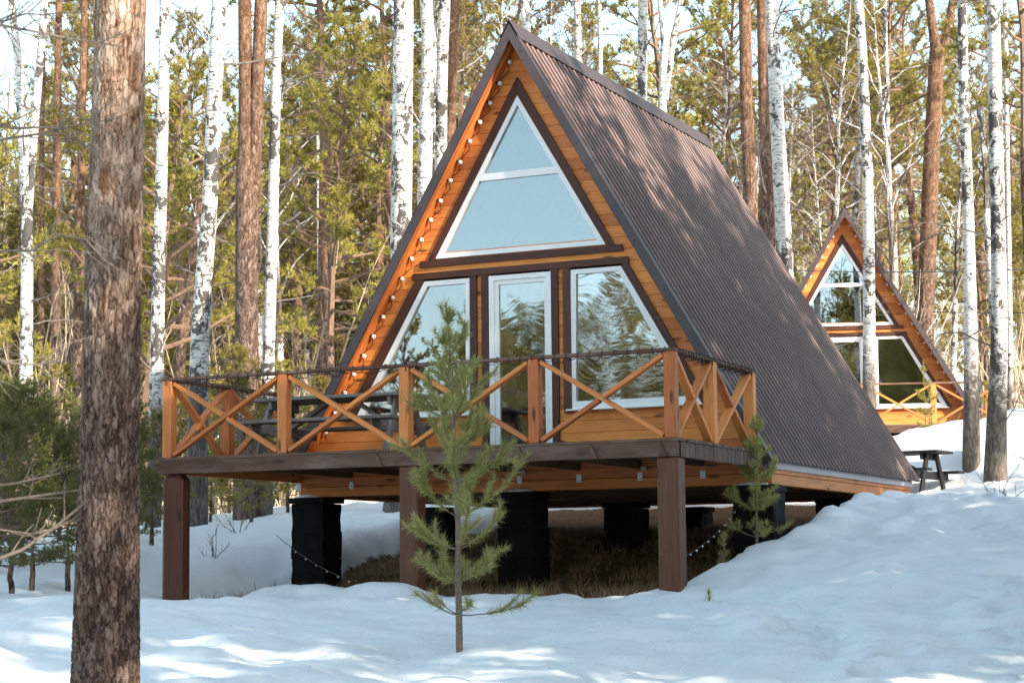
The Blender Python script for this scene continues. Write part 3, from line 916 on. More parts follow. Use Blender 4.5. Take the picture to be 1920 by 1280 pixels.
def pine_bark(name, z_lo, z_hi, hi_orange=1.0, vs=1.0):
    s = NT(name)
    tc = s.n('TexCoord').outputs['Object']
    z = s.n('SeparateXYZ', {'Vector': tc}).outputs['Z']
    v = s.coord((20 * vs, 20 * vs, 6.5 * vs))
    vd = s.n('VectorMath', {0: v, 1: s.n('VectorMath', {0: s.n('TexNoise', {'Vector': v, 'Scale': .8, 'Detail': 5, 'Roughness': .65}).outputs['Color'], 'Scale': 1.7}, operation='SCALE').outputs[0]}, operation='ADD').outputs[0]
    crack = s.voro(vd, 1.2, 'DISTANCE_TO_EDGE')
    cell = s.voro(vd, 1.2, 'F1', 'Color')
    cellv = s.n('SeparateXYZ', {'Vector': cell}).outputs['X']
    streak = s.noise(s.coord((48 * vs, 48 * vs, 15 * vs)), 1.0, 7, .70, .4)
    fine = s.noise(s.coord((95, 95, 40)), 1.0, 4, .65)
    mixv = s.math('ADD', s.math('MULTIPLY', cellv, .22), s.math('ADD', s.math('MULTIPLY', streak, .62), s.math('MULTIPLY', fine, .2)))
    grey = s.ramp(mixv, [(.36, (.040, .025, .020)), (.48, (.112, .072, .057)), (.57, (.20, .140, .115)), (.72, (.33, .25, .21))])
    pale = s.ramp(mixv, [(.34, (.11, .07, .05)), (.46, (.31, .20, .135)), (.56, (.44, .33, .26)), (.70, (.54, .45, .38))])
    orange = s.ramp(mixv, [(.34, (.075, .036, .022)), (.48, (.155, .075, .043)), (.60, (.23, .125, .072)), (.72, (.33, .215, .145))])
    spot = s.fac(s.noise(s.coord((9 * vs, 9 * vs, 3.2 * vs)), 1.0, 5, .7, .5), .54, .60)
    zn = s.math('ADD', z, s.math('MULTIPLY', s.math('SUBTRACT', s.noise(s.coord((2.5, 2.5, 1.6)), 1.4, 5, .65), .5), 4.5))
    t = s.fac(zn, z_lo, z_hi)
    hi = s.mix(s.math('MAXIMUM', spot, max(0.0, hi_orange - .4) * 1.6), pale, orange)
    c = s.mix(t, s.mix(s.math('MULTIPLY', spot, .30), grey, orange), hi)
    brk = s.fac(streak, .62, .45)
    dark = s.n('MapRange', {'Value': crack, 'From Min': .0, 'From Max': .12, 'To Min': .9, 'To Max': 0.}).outputs[0]
    dark = s.math('MULTIPLY', s.math('MULTIPLY', dark, brk), s.n('MapRange', {'Value': t, 'To Min': 1.0, 'To Max': .4}).outputs[0])
    c = s.mix(dark, c, (.026, .018, .016))
    h = s.math('ADD', s.math('MULTIPLY', s.fac(crack, 0, .14), .6), s.math('ADD', s.math('MULTIPLY', streak, .9), s.math('MULTIPLY', fine, .25)))
    return s.done(s.bsdf(c, .85, s.bump(h, .85, .018), Specular_IOR_Level=.15))
M['pine'] = pine_bark('pine_bark', 4.0, 8.5, .95)

def foliage(name, a, b, c_, trans=.3):
    s = NT(name)
    g = s.n('NewGeometry').outputs['Random Per Island']
    v = s.n('TexCoord').outputs['Object']
    big = s.noise(v, .9, 2)
    k = s.math('ADD', s.math('MULTIPLY', g, .6), s.math('MULTIPLY', big, .5))
    colr = s.ramp(k, [(.2, a), (.55, b), (.9, c_)])
    hsv = s.n('HueSaturation', {'Color': colr, 'Value': rndv(s, .8, 1.25), 'Hue': rndv(s, .488, .508)}).outputs[0]
    d = s.n('BsdfPrincipled', {'Base Color': hsv, 'Roughness': .6, 'Specular IOR Level': .25}).outputs[0]
    t = s.n('BsdfTranslucent', {'Color': hsv}).outputs[0]
    return s.done(s.n('MixShader', {'Fac': trans, 1: d, 2: t}).outputs[0])
M['needles'] = foliage('pine_needles', (.175, .160, .038), (.33, .285, .070), (.48, .395, .115), .5)
M['needles_dark'] = foliage('young_pine_needles', (.075, .09, .028), (.15, .165, .05), (.26, .25, .08), .42)
M['needles_hero'] = foliage('sapling_needles', (.25, .255, .085), (.38, .37, .135), (.54, .50, .22), .5)
M['twig'] = simple('brown_twigs', (.13, .085, .065), .8, 20, .3, var=.35)
M['twig_white'] = simple('pale_birch_stems', (.58, .54, .48), .8, 20, .3, var=.2)
M['twig_grey'] = simple('grey_bare_branches', (.13, .105, .085), .8, 40, .4, var=.3)
M['twig_pale'] = simple('pale_bare_twigs', (.46, .36, .25), .8, 20, .3, var=.3)
M['dead_branch'] = simple('dead_grey_branch', (.15, .125, .105), .85, 20, .4, var=.4)
M['orange_limb'] = simple('orange_pine_limb', (.17, .105, .068), .8, 14, .5, var=.4)
M['shoot'] = simple('sapling_stem_bark', (.16, .125, .095), .8, 40, .6, var=.35)

# ------------------------------------------------------------------ tree growing
def nrm(v): return v / (np.linalg.norm(v) + 1e-9)
def limb(p, d, L, n, up, wob, rng):
    pts = [np.array(p, float)]; d = nrm(np.array(d, float)); st = L / (n - 1)
    for i in range(n - 1):
        d = nrm(d + np.array([0, 0, up / (n - 1)]) + rng.normal(0, wob, 3))
        pts.append(pts[-1] + d * st)
    return np.array(pts)
def taper(n, r0, r1): return np.linspace(r0, r1, n)
def side_dir(d, ang, rng):
    a = nrm(np.cross(d, rng.normal(0, 1, 3))); return nrm(d * math.cos(ang) + a * math.sin(ang))
def along(pts, t):
    i = min(int(t * (len(pts) - 1)), len(pts) - 2); f = t * (len(pts) - 1) - i
    return pts[i] * (1 - f) + pts[i + 1] * f, nrm(pts[i + 1] - pts[i])

def blades(C, D, k, l0, l1, w, rng, spread=.8):
    """k narrow triangles at each centre C leaning towards D"""
    N = len(C) * k
    c = np.repeat(C, k, 0); d = np.repeat(D, k, 0)
    v = d + rng.normal(0, spread, (N, 3)); v /= np.linalg.norm(v, axis=1)[:, None] + 1e-9
    l = rng.uniform(l0, l1, N)[:, None]
    s = np.cross(v, rng.normal(0, 1, (N, 3))); s /= np.linalg.norm(s, axis=1)[:, None] + 1e-9
    s *= (w * rng.uniform(.7, 1.3, N))[:, None]
    V = np.stack([c - s, c + s, c + v * l], 1).reshape(-1, 3)
    return V, np.arange(N * 3).reshape(-1, 3)

def merge(parts):
    """parts: list of (V,Q,T,mat) -> mesh arrays"""
    Vs, Qs, Ts, mq, mt = [], [], [], [], []; b = 0
    for V, Q, T, m in parts:
        Vs.append(V)
        if Q is not None and len(Q): Qs.append(Q + b); mq.append(np.full(len(Q), m))
        if T is not None and len(T): Ts.append(T + b); mt.append(np.full(len(T), m))
        b += len(V)
    return (np.concatenate(Vs), np.concatenate(Qs) if Qs else None, np.concatenate(Ts) if Ts else None,
            np.concatenate(mq) if mq else None, np.concatenate(mt) if mt else None)

def pine_crown(seed, HC, RB, nb, r0, low=0.0, tk=9, tl=(.11, .19), tw=.016, foliage_mat='needles', dens=1.0, limb_mat='orange_limb'):
    rng = np.random.default_rng(seed)
    stem = limb((0, 0, 0), (0, 0, 1), HC, 10, 0, .03, rng)
    wood_ = [(stem, taper(10, r0, .02))]; twigs = []; C = []; D = []
    for i in range(nb):
        t = ((i + .5) / nb) ** .85
        p, _ = along(stem, min(t, .985))
        prof = math.sin(math.pi * (.22 + .74 * t)) ** .8
        L = RB * prof * rng.uniform(.55, 1.15) + .3
        az = i * 2.4 + rng.uniform(-.5, .5)
        el = np.interp(t, [0, .5, 1], [R(-2), R(18), R(60)]) + rng.normal(0, .14)
        d = np.array([math.cos(az) * math.cos(el), math.sin(az) * math.cos(el), math.sin(el)])
        b = limb(p, d, L, 7, .35, .13, rng)
        wood_.append((b, taper(7, .012 + .014 * L, .008)))
        for j in range(int(L * 4.2 * dens) + 3):
            tt = rng.uniform(.28, 1.0) ** .8
            q, dd = along(b, tt)
            sd = side_dir(dd, rng.uniform(.4, 1.1), rng); sd[2] = sd[2] * .6 + .18
            sl = rng.uniform(.25, .75) * (.45 + .22 * L)
            sb = limb(q, sd, sl, 4, .3, .15, rng)
            twigs.append((sb, taper(4, .009, .004)))
            for m_ in range(int(4 + sl * 5)):
                f = rng.uniform(.25, 1.0)
                q2, d2 = along(sb, f)
                C.append(q2 + rng.normal(0, .035, 3)); D.append(d2 * .6 + np.array([0, 0, .45]))
    C = np.array(C); D = np.array(D)
    parts = []
    V, Q, T = tubes(wood_, 5); parts.append((V, Q, T, 0))
    V, Q, T = tubes(twigs, 3, False); parts.append((V, Q, None, 1))
    V, T = blades(C, D, tk, tl[0], tl[1], tw, rng); parts.append((V, None, T, 2))
    V, Q, T, mq, mt = merge(parts)
    me = mesh_np('crown', V, Q, T, mq, mt)
    for m in (limb_mat, 'twig', foliage_mat): me.materials.append(M[m])
    return me

def birch_crown(seed, HC, RB, nb, r0, fine=1.0):
    rng = np.random.default_rng(seed)
    stem = limb((0, 0, 0), (0, 0, 1), HC, 10, 0, .04, rng)
    wood_ = [(stem, taper(10, r0, .012))]; tw = []
    for i in range(nb):
        t = .02 + .96 * (i / nb)
        p, _ = along(stem, t)
        L = RB * (1 - .65 * t) * rng.uniform(.5, 1.1)
        az = i * 2.4 + rng.uniform(-.6, .6); el = R(rng.uniform(35, 62))
        d = np.array([math.cos(az) * math.cos(el), math.sin(az) * math.cos(el), math.sin(el)])
        b = limb(p, d, L, 7, -.1, .12, rng)
        wood_.append((b, taper(7, .010 + .008 * L, .005)))
        for j in range(int(L * 3.5 * fine) + 2):
            q, dd = along(b, rng.uniform(.2, 1))
            sd = side_dir(dd, rng.uniform(.35, .9), rng)
            sb = limb(q, sd, rng.uniform(.4, 1.1), 5, -.5, .14, rng)
            tw.append((sb, taper(5, .006, .003)))
            for k in range(3):
                q2, d2 = along(sb, rng.uniform(.3, 1))
                tw.append((limb(q2, side_dir(d2, .6, rng), rng.uniform(.2, .55), 4, -.8, .12, rng), taper(4, .004, .0025)))
    V, Q, T = tubes(wood_, 5); parts = [(V, Q, T, 0)]
    V, Q, T = tubes(tw, 3, False); parts.append((V, Q, None, 1))
    V, Q, T, mq, mt = merge(parts)
    me = mesh_np('crown', V, Q, T, mq, mt)
    for m in ('birch', 'twig'): me.materials.append(M[m])
    return me

def low_branches(path, n, rng, kind, lo=.15, hi=.98, lmin=.5, lmax=1.8):
    """dead or bare side branches on the visible part of a trunk"""
    big = []; tw = []
    for i in range(n):
        p, d0 = along(path, rng.uniform(lo, hi))
        az = rng.uniform(0, 2 * math.pi); el = R(rng.uniform(5, 50)) if kind == 'birch' else R(rng.uniform(-15, 30))
        d = np.array([math.cos(az) * math.cos(el), math.sin(az) * math.cos(el), math.sin(el)])
        L = rng.uniform(lmin, lmax)
        b = limb(p, d, L, 7, -.15 if kind == 'birch' else .1, .17, rng)
        big.append((b, taper(7, .006 + .009 * L, .004)))
        for j in range(int(L * 4)):
            q, dd = along(b, rng.uniform(.25, 1))
            sb = limb(q, side_dir(dd, rng.uniform(.4, 1), rng), rng.uniform(.2, .7), 5, -.1, .16, rng)
            tw.append((sb, taper(5, .006, .003)))
            for k in range(2):
                q2, d2 = along(sb, rng.uniform(.3, 1)); tw.append((limb(q2, side_dir(d2, .7, rng), rng.uniform(.12, .4), 3, 0, .12, rng), taper(3, .004, .0025)))
    V, Q, T = tubes(big, 5); parts = [(V, Q, T, 0)]
    V, Q, T = tubes(tw, 3, False); parts.append((V, Q, None, 1))
    V, Q, T, mq, mt = merge(parts)
    me = mesh_np('branches', V, Q, T, mq, mt)
    me.materials.append(M['dead_branch']); me.materials.append(M['twig'])
    return me

def trunk_mesh(path, radii, ns=14, sub=4, rough=.0, seed=0, name='trunk'):
    path = np.asarray(path, float); radii = np.asarray(radii, float)
    n = len(path); t = np.arange(n); tt = np.linspace(0, n - 1, (n - 1) * sub + 1)
    # smooth (Catmull-Rom) resampling
    P = np.vstack([2 * path[0] - path[1], path, 2 * path[-1] - path[-2]])
    out = []
    for u in tt:
        i = min(int(u), n - 2); f = u - i
        p0, p1, p2, p3 = P[i], P[i + 1], P[i + 2], P[i + 3]
        out.append(.5 * ((2 * p1) + (-p0 + p2) * f + (2 * p0 - 5 * p1 + 4 * p2 - p3) * f * f + (-p0 + 3 * p1 - 3 * p2 + p3) * f ** 3))
    rr = np.interp(tt, t, radii)
    V, Q, T = tubes([(np.array(out), rr)], ns)
    if rough:
        rg = np.random.default_rng(seed)
        V = V + rg.normal(0, rough, V.shape)
    return mesh_np(name, V, Q, T, smooth=True)

CROWNS_P = [pine_crown(11, 8.5, 2.7, 40, .11), pine_crown(12, 9.5, 2.4, 42, .12), pine_crown(13, 7.5, 3.1, 38, .12), pine_crown(14, 9.0, 2.2, 40, .10)]
CROWNS_B = [birch_crown(21, 8.0, 2.6, 34, .075), birch_crown(22, 9.0, 2.3, 36, .08), birch_crown(23, 7.0, 2.9, 30, .07)]
CROWNS_Y = [pine_crown(31, 4.6, 1.35, 54, .05, tl=(.08, .14), tw=.011, foliage_mat='needles_dark', limb_mat='twig', dens=1.35), pine_crown(32, 3.6, 1.15, 44, .045, tl=(.08, .14), tw=.011, foliage_mat='needles_dark', limb_mat='twig', dens=1.4),
            pine_crown(33, 6.2, 1.6, 60, .06, tl=(.09, .15), tw=.012, foliage_mat='needles', limb_mat='twig', dens=1.2)]

TREE_PATHS={
'fork_birch':('b',[ (-11.36,4.37,6.17,0.096),(-11.45,4.57,4.36,0.100),(-11.56,4.74,2.63,0.110),(-11.76,5.02,-0.27,0.128) ]),
'fork_a':('x',[ (-11.45,4.02,8.62,0.059),(-11.41,4.20,7.35,0.069),(-11.42,4.36,6.08,0.078),(-11.46,4.54,4.54,0.082) ]),
'fork_b':('x',[ (-10.92,4.27,8.62,0.059),(-11.05,4.35,7.53,0.064),(-11.19,4.41,6.53,0.073),(-11.37,4.50,5.17,0.082),(-11.45,4.56,4.45,0.082) ]),
'birch305':('b',[ (-7.35,2.74,7.53,0.083),(-7.54,2.97,5.06,0.091),(-7.68,3.12,3.41,0.100),(-7.99,3.48,-0.55,0.125) ]),
'birch410':('b',[ (-5.49,1.46,6.94,0.105),(-5.65,1.59,5.40,0.109),(-5.80,1.71,3.86,0.112),(-6.02,1.83,2.17,0.132),(-6.24,2.09,-0.64,0.171) ]),
'pine470':('p',[ (-8.51,6.86,5.89,0.188),(-8.62,7.05,4.02,0.198),(-8.69,7.18,2.71,0.207),(-8.86,7.46,-0.09,0.235) ]),
'pine470_a':('x',[ (-8.36,6.54,8.88,0.113),(-8.44,6.71,7.29,0.122),(-8.58,6.97,4.77,0.151) ]),
'pine470_b':('x',[ (-8.09,6.67,8.88,0.113),(-8.24,6.80,7.29,0.118),(-8.40,6.94,5.61,0.122),(-8.55,7.05,4.20,0.141) ]),
'birch517':('b',[ (-7.81,6.82,8.69,0.080),(-7.95,6.94,7.28,0.085),(-8.10,7.11,5.42,0.094),(-8.33,7.35,2.71,0.104),(-8.56,7.62,-0.28,0.132) ]),
'pine_lean':('p',[ (-16.92,18.04,9.37,0.106),(-17.29,18.15,7.13,0.120),(-17.77,18.28,4.37,0.140),(-18.13,18.38,2.26,0.159) ]),
'birch757':('b',[ (-5.37,6.89,8.37,0.169),(-5.49,7.07,6.56,0.174),(-5.66,7.30,4.11,0.183),(-5.92,7.68,0.21,0.219) ]),
'birch803':('b',[ (-6.82,10.51,9.54,0.123),(-6.85,10.64,8.42,0.128),(-7.04,10.84,6.18,0.138),(-7.42,11.40,0.38,0.164) ]),
'birch832':('b',[ (-8.26,14.13,10.70,0.119),(-8.46,14.33,8.45,0.125),(-8.98,15.10,0.56,0.159) ]),
'pine848':('p',[ (-9.81,17.70,11.87,0.125),(-10.08,17.94,9.02,0.137),(-10.66,18.74,0.73,0.174) ]),
'birch985':('b',[ (-8.33,18.39,11.85,0.112),(-8.38,18.53,10.61,0.112),(-8.95,19.54,0.71,0.162) ]),
'birch1083':('b',[ (-9.14,23.39,13.29,0.090),(-9.20,23.57,11.64,0.097),(-9.80,24.67,0.92,0.138) ]),
'birch1125':('b',[ (-8.60,23.64,13.29,0.055),(-8.70,23.86,11.22,0.062),(-9.28,24.91,0.91,0.097) ]),
'birch1205':('b',[ (-4.79,16.83,10.95,0.105),(-4.92,17.02,8.98,0.105),(-5.46,17.85,0.55,0.151) ]),
'birch1240':('b',[ (-5.38,19.87,11.07,0.093),(-5.57,20.01,9.34,0.100),(-6.13,20.86,0.68,0.149) ]),
'birch1240_a':('x',[ (-4.98,19.93,12.06,0.062),(-5.26,19.96,10.82,0.069),(-5.51,20.02,9.46,0.075) ]),
'birch1240_b':('x',[ (-5.48,19.70,12.06,0.062),(-5.46,19.87,10.82,0.062),(-5.50,19.99,9.71,0.069) ]),
'pine1395':('p',[ (-2.18,15.90,10.34,0.122),(-2.28,16.14,8.14,0.133),(-2.32,16.39,6.05,0.149),(-2.54,16.94,0.99,0.188) ]),
'pine1437':('p',[ (-1.28,14.18,9.76,0.100),(-1.35,14.41,7.67,0.116),(-1.43,14.70,5.16,0.137),(-1.61,15.16,0.88,0.179) ]),
'birch1450':('b',[ (0.05,10.51,8.60,0.118),(0.01,10.79,6.26,0.127),(0.00,11.02,4.39,0.141),(-0.15,11.43,0.65,0.179) ]),
'birch1620':('b',[ (0.70,14.03,9.45,0.087),(0.70,14.20,8.13,0.092),(0.63,14.52,5.38,0.108),(0.44,14.88,1.92,0.128),(0.37,15.00,0.70,0.143) ]),
'birch1610':('b',[ (-5.69,38.44,12.43,0.086),(-5.99,38.67,9.53,0.103),(-6.49,39.40,2.03,0.137) ]),
'birch1665':('b',[ (-4.28,36.53,15.11,0.066),(-4.44,37.03,10.66,0.075),(-4.46,37.42,7.52,0.091),(-4.72,38.00,2.08,0.116) ]),
'pine1760':('p',[ (-2.85,37.26,14.60,0.233),(-3.27,37.58,10.65,0.249),(-3.73,38.02,5.53,0.274),(-4.00,38.34,2.07,0.299) ]),
'pine1760_a':('x',[ (-3.02,36.93,16.59,0.116),(-2.93,37.16,15.10,0.149),(-2.87,37.30,14.27,0.183) ]),
'pine1760_b':('x',[ (-2.24,37.30,16.58,0.108),(-2.54,37.35,15.09,0.133),(-2.83,37.33,14.19,0.166) ]),
'birch1805':('b',[ (2.89,12.91,8.85,0.082),(2.82,13.12,6.92,0.092),(2.77,13.35,5.00,0.102),(2.65,13.66,2.11,0.131),(2.57,13.81,0.67,0.165) ]),
'birch1862':('b',[ (4.14,9.20,7.69,0.103),(4.04,9.48,5.13,0.112),(3.93,9.76,2.57,0.129),(3.79,9.91,0.87,0.163),(3.73,9.98,0.10,0.189) ]),
'birch1890':('b',[ (1.64,24.14,12.02,0.051),(1.47,24.55,8.23,0.057),(1.27,25.00,3.92,0.070),(1.12,25.28,1.27,0.089) ]),
'pine105':('p',[ (-19.08,14.91,8.59,0.095),(-19.22,15.10,6.57,0.108),(-19.36,15.34,4.16,0.121),(-19.62,15.74,0.12,0.146) ]),
'pine155':('p',[ (-16.12,12.04,7.03,0.087),(-16.24,12.18,5.53,0.110),(-16.37,12.36,3.69,0.122),(-16.62,12.72,-0.01,0.151) ]),
'pine78':('p',[ (-25.14,21.87,10.22,0.076),(-25.30,22.12,7.65,0.084),(-25.75,22.85,0.39,0.107) ]),
'birch600':('b',[ (-18.12,25.48,7.57,0.061),(-18.21,25.75,5.15,0.069),(-18.39,26.18,1.21,0.091) ]),
}
NAMED = {
 'fork_birch': ('birch_tree', 'birch forking into two white stems at the far left edge', ['fork_a', 'fork_b']),
 'birch305': ('birch_tree', 'straight white birch just right of the big foreground pine', []),
 'birch410': ('birch_tree', 'thick white birch leaning right at the left end of the deck', []),
 'pine470': ('pine_tree', 'brown pine splitting into two stems, left of the near cabin', ['pine470_a', 'pine470_b']),
 'birch517': ('birch_tree', 'slim white birch standing right beside the twin-stemmed pine', []),
 'pine_lean': ('pine_tree', 'sunlit orange pine leaning right between the two left birches', []),
 'birch757': ('birch_tree', 'thickest white birch with black blotches behind the cabin gable, left of the roof', []),
 'birch803': ('birch_tree', 'birch with dark blotches second from left in the trio beside the gable', []),
 'birch832': ('birch_tree', 'bright sunlit birch third from left in the trio beside the gable', []),
 'pine848': ('pine_tree', 'orange pine trunk at the right of the birch trio by the gable', []),
 'birch985': ('birch_tree', 'white birch rising just right of the near cabin apex', []),
 'birch1083': ('birch_tree', 'dark-barked slim birch behind the ridge of the near cabin', []),
 'birch1125': ('birch_tree', 'very thin bright birch behind the ridge of the near cabin', []),
 'birch1205': ('birch_tree', 'birch with black bark patches behind the middle of the ridge', []),
 'birch1240': ('birch_tree', 'birch forking low into pale stems behind the ridge', ['birch1240_a', 'birch1240_b']),
 'pine1395': ('pine_tree', 'orange-barked pine behind the rear end of the near roof', []),
 'pine1437': ('pine_tree', 'dark brown pine trunk close behind a bright birch right of the roof', []),
 'birch1450': ('birch_tree', 'large bright birch in front of the dark pine right of the roof', []),
 'birch1620': ('birch_tree', 'white birch standing in front of the farther cabin', []),
 'birch1610': ('birch_tree', 'pale birch rising behind the apex of the farther cabin', []),
 'birch1665': ('birch_tree', 'thin twiggy white birch just right of the farther cabin apex', []),
 'pine1760': ('pine_tree', 'tall reddish pine forking near the top behind the farther cabin', ['pine1760_a', 'pine1760_b']),
 'birch1805': ('birch_tree', 'birch with dark base standing in snow right of the farther cabin', []),
 'birch1862': ('birch_tree', 'thick birch with dark cracked base nearest the right edge', []),
 'birch1890': ('birch_tree', 'thin birch behind the thick birch at the right edge', []),
 'pine105': ('pine_tree', 'sunlit orange pine left of the foreground pine, right of the forked birch', []),
 'pine155': ('pine_tree', 'orange pine trunk showing at the left edge of the big foreground pine', []),
 'pine78': ('pine_tree', 'thin distant pine behind the forked birch on the left', []),
 'birch600': ('birch_tree', 'thin pale birch standing alone just left of the cabin roof edge', []),
}
named_xy = []
for idx, (key, (nm, label, stems)) in enumerate(NAMED.items()):
    rng = np.random.default_rng(100 + idx)
    kind = 'birch' if nm.startswith('birch') else 'pine'
    pth = np.array(TREE_PATHS[key][1])[::-1]                      # bottom -> top
    pos, rad = pth[:, :3], pth[:, 3]
    # carry the stem down into the snow
    d = nrm(pos[0] - pos[1])
    g = gz(pos[0][0], pos[0][1])
    base = pos[0].copy()
    if base[2] > g + .5:
        base = pos[0] + d * ((base[2] - g) / max(-d[2], .3))
        base[2] = gz(base[0], base[1])
        lower = np.vstack([base - np.array([0, 0, .35]), base + np.array([0, 0, .15])])
        pos = np.vstack([lower, pos]); rad = np.r_[rad[0] * 1.5, rad[0] * 1.18, rad]
    else:
        pos = np.vstack([pos[0] + d * .5 - np.array([0, 0, .35 + abs(base[2] - g)]), pos]); rad = np.r_[rad[0] * 1.2, rad]
        base[2] = g
    root = empty(nm, tuple(base)); tag(root, label, 'tree')
    named_xy.append((base[0], base[1]))
    def crown_on(p, dirv, r, par, k):
        src = (CROWNS_B if kind == 'birch' else CROWNS_P)[k % (3 if kind == 'birch' else 4)]
        o = link('crown', src, par); o.location = p
        o.rotation_euler = (0, 0, rng.uniform(0, 6.28)); sc = rng.uniform(.85, 1.1); o.scale = (sc, sc, sc)
    vis = pos[:]
    if not stems:
        up = nrm(pos[-1] - pos[-2]); up = nrm(up + np.array([0, 0, 1.0]))
        ext = [pos[-1] + up * q for q in ((2.0, 4.2) if kind == 'birch' else (2.2, 4.6))]
        pos = np.vstack([pos, ext]); rad = np.r_[rad, rad[-1] * .9, rad[-1] * .78]
    me = trunk_mesh(pos - base, rad, 16, 5)
    link('trunk', me, root, M['birch' if kind == 'birch' else 'pine'])
    if not stems: crown_on(pos[-1] - base - np.array([0, 0, .1]), None, 0, root, idx)
    for q, sk in enumerate(stems):
        sp = np.array(TREE_PATHS[sk][1])[::-1]; spos, srad = sp[:, :3], sp[:, 3]
        up = nrm(nrm(spos[-1] - spos[-2]) + np.array([0, 0, .8]))
        spos = np.vstack([spos, spos[-1] + up * 1.8, spos[-1] + up * 3.6]); srad = np.r_[srad, srad[-1] * .9, srad[-1] * .75]
        link('stem', trunk_mesh(spos - base, srad, 12, 5), root, M['birch' if kind == 'birch' else 'pine'])
        crown_on(spos[-1] - base - np.array([0, 0, .1]), None, 0, root, idx + q)
    nbr = {'birch1665': 22, 'fork_birch': 14}.get(key, 7 if kind == 'birch' else 9)
    bo = link('branches', low_branches(vis - base, nbr, rng, kind, .3, .99, .5, 2.2 if kind == 'pine' else 1.6), root); bo['kind'] = 'stuff'

# ------------------------------------------------------------------ the big foreground pine
def hero_pine():
    P = np.array([(2.64, -11.85, -2.75, .235), (2.69, -11.91, -1.94, .201), (2.73, -11.96, -1.37, .188), (2.78, -12.02, -.74, .175), (2.83, -12.08, -.11, .167),
                  (2.88, -12.14, .53, .164), (2.96, -12.22, 1.47, .153), (3.01, -12.28, 2.11, .148), (3.2, -12.5, 5.0, .13), (3.3, -12.6, 8.0, .115)])
    g = gz(2.66, -11.87)
    base = np.array([2.66, -11.87, g])
    nz, na = 560, 150
    h = np.linspace(0, 1, nz)
    # dense rows in the lower part
    zz = np.interp(h, [0, .86, 1], [P[0, 2], 2.6, 8.0])
    cx_ = np.interp(zz, P[:, 2], P[:, 0]); cy_ = np.interp(zz, P[:, 2], P[:, 1]); rr = np.interp(zz, P[:, 2], P[:, 3])
    ang = np.arange(na) * 2 * np.pi / na
    V = np.empty((nz, na, 3))
    for i in range(nz):
        plate = np.interp(zz[i], [-2.2, .2, 2.2], [1.0, .62, .38])
        for j in range(na):
            u = ang[j]
            q = Vector((math.cos(u) * 2.7, math.sin(u) * 2.7, zz[i] * 3.3))
            w = mnoise.noise_vector(q * 1.3) * .55
            ds, _ = mnoise.voronoi((q + w) * 3.2)
            e = min(1.0, (ds[1] - ds[0]) / .28)
            n2 = mnoise.noise(q * 4.5) * .35 + mnoise.noise(q * 10) * .2
            off = plate * (.019 * (e ** .7) - .013 + .012 * n2)
            r_ = rr[i] + off
            V[i, j] = (cx_[i] + math.cos(u) * r_, cy_[i] + math.sin(u) * r_, zz[i])
    ii = (np.arange(nz - 1)[:, None] * na); k = np.arange(na)[None, :]; k2 = (k + 1) % na
    Q = np.stack([ii + k, ii + k2, ii + na + k2, ii + na + k], -1).reshape(-1, 4)
    root = empty('pine_tree', tuple(base))
    tag(root, 'big scaly-barked pine trunk in the left foreground, nearest the camera', 'tree')
    link('trunk', mesh_np('trunk', V.reshape(-1, 3) - base, Q, smooth=True), root, pine_bark('foreground_pine_bark', 1.9, 3.6, .40, 1.15))
    o = link('crown', CROWNS_P[1], root); o.location = Vector((3.3, -12.6, 7.9)) - Vector(base)
    return root
hero_pine(); named_xy.append((2.66, -11.87))

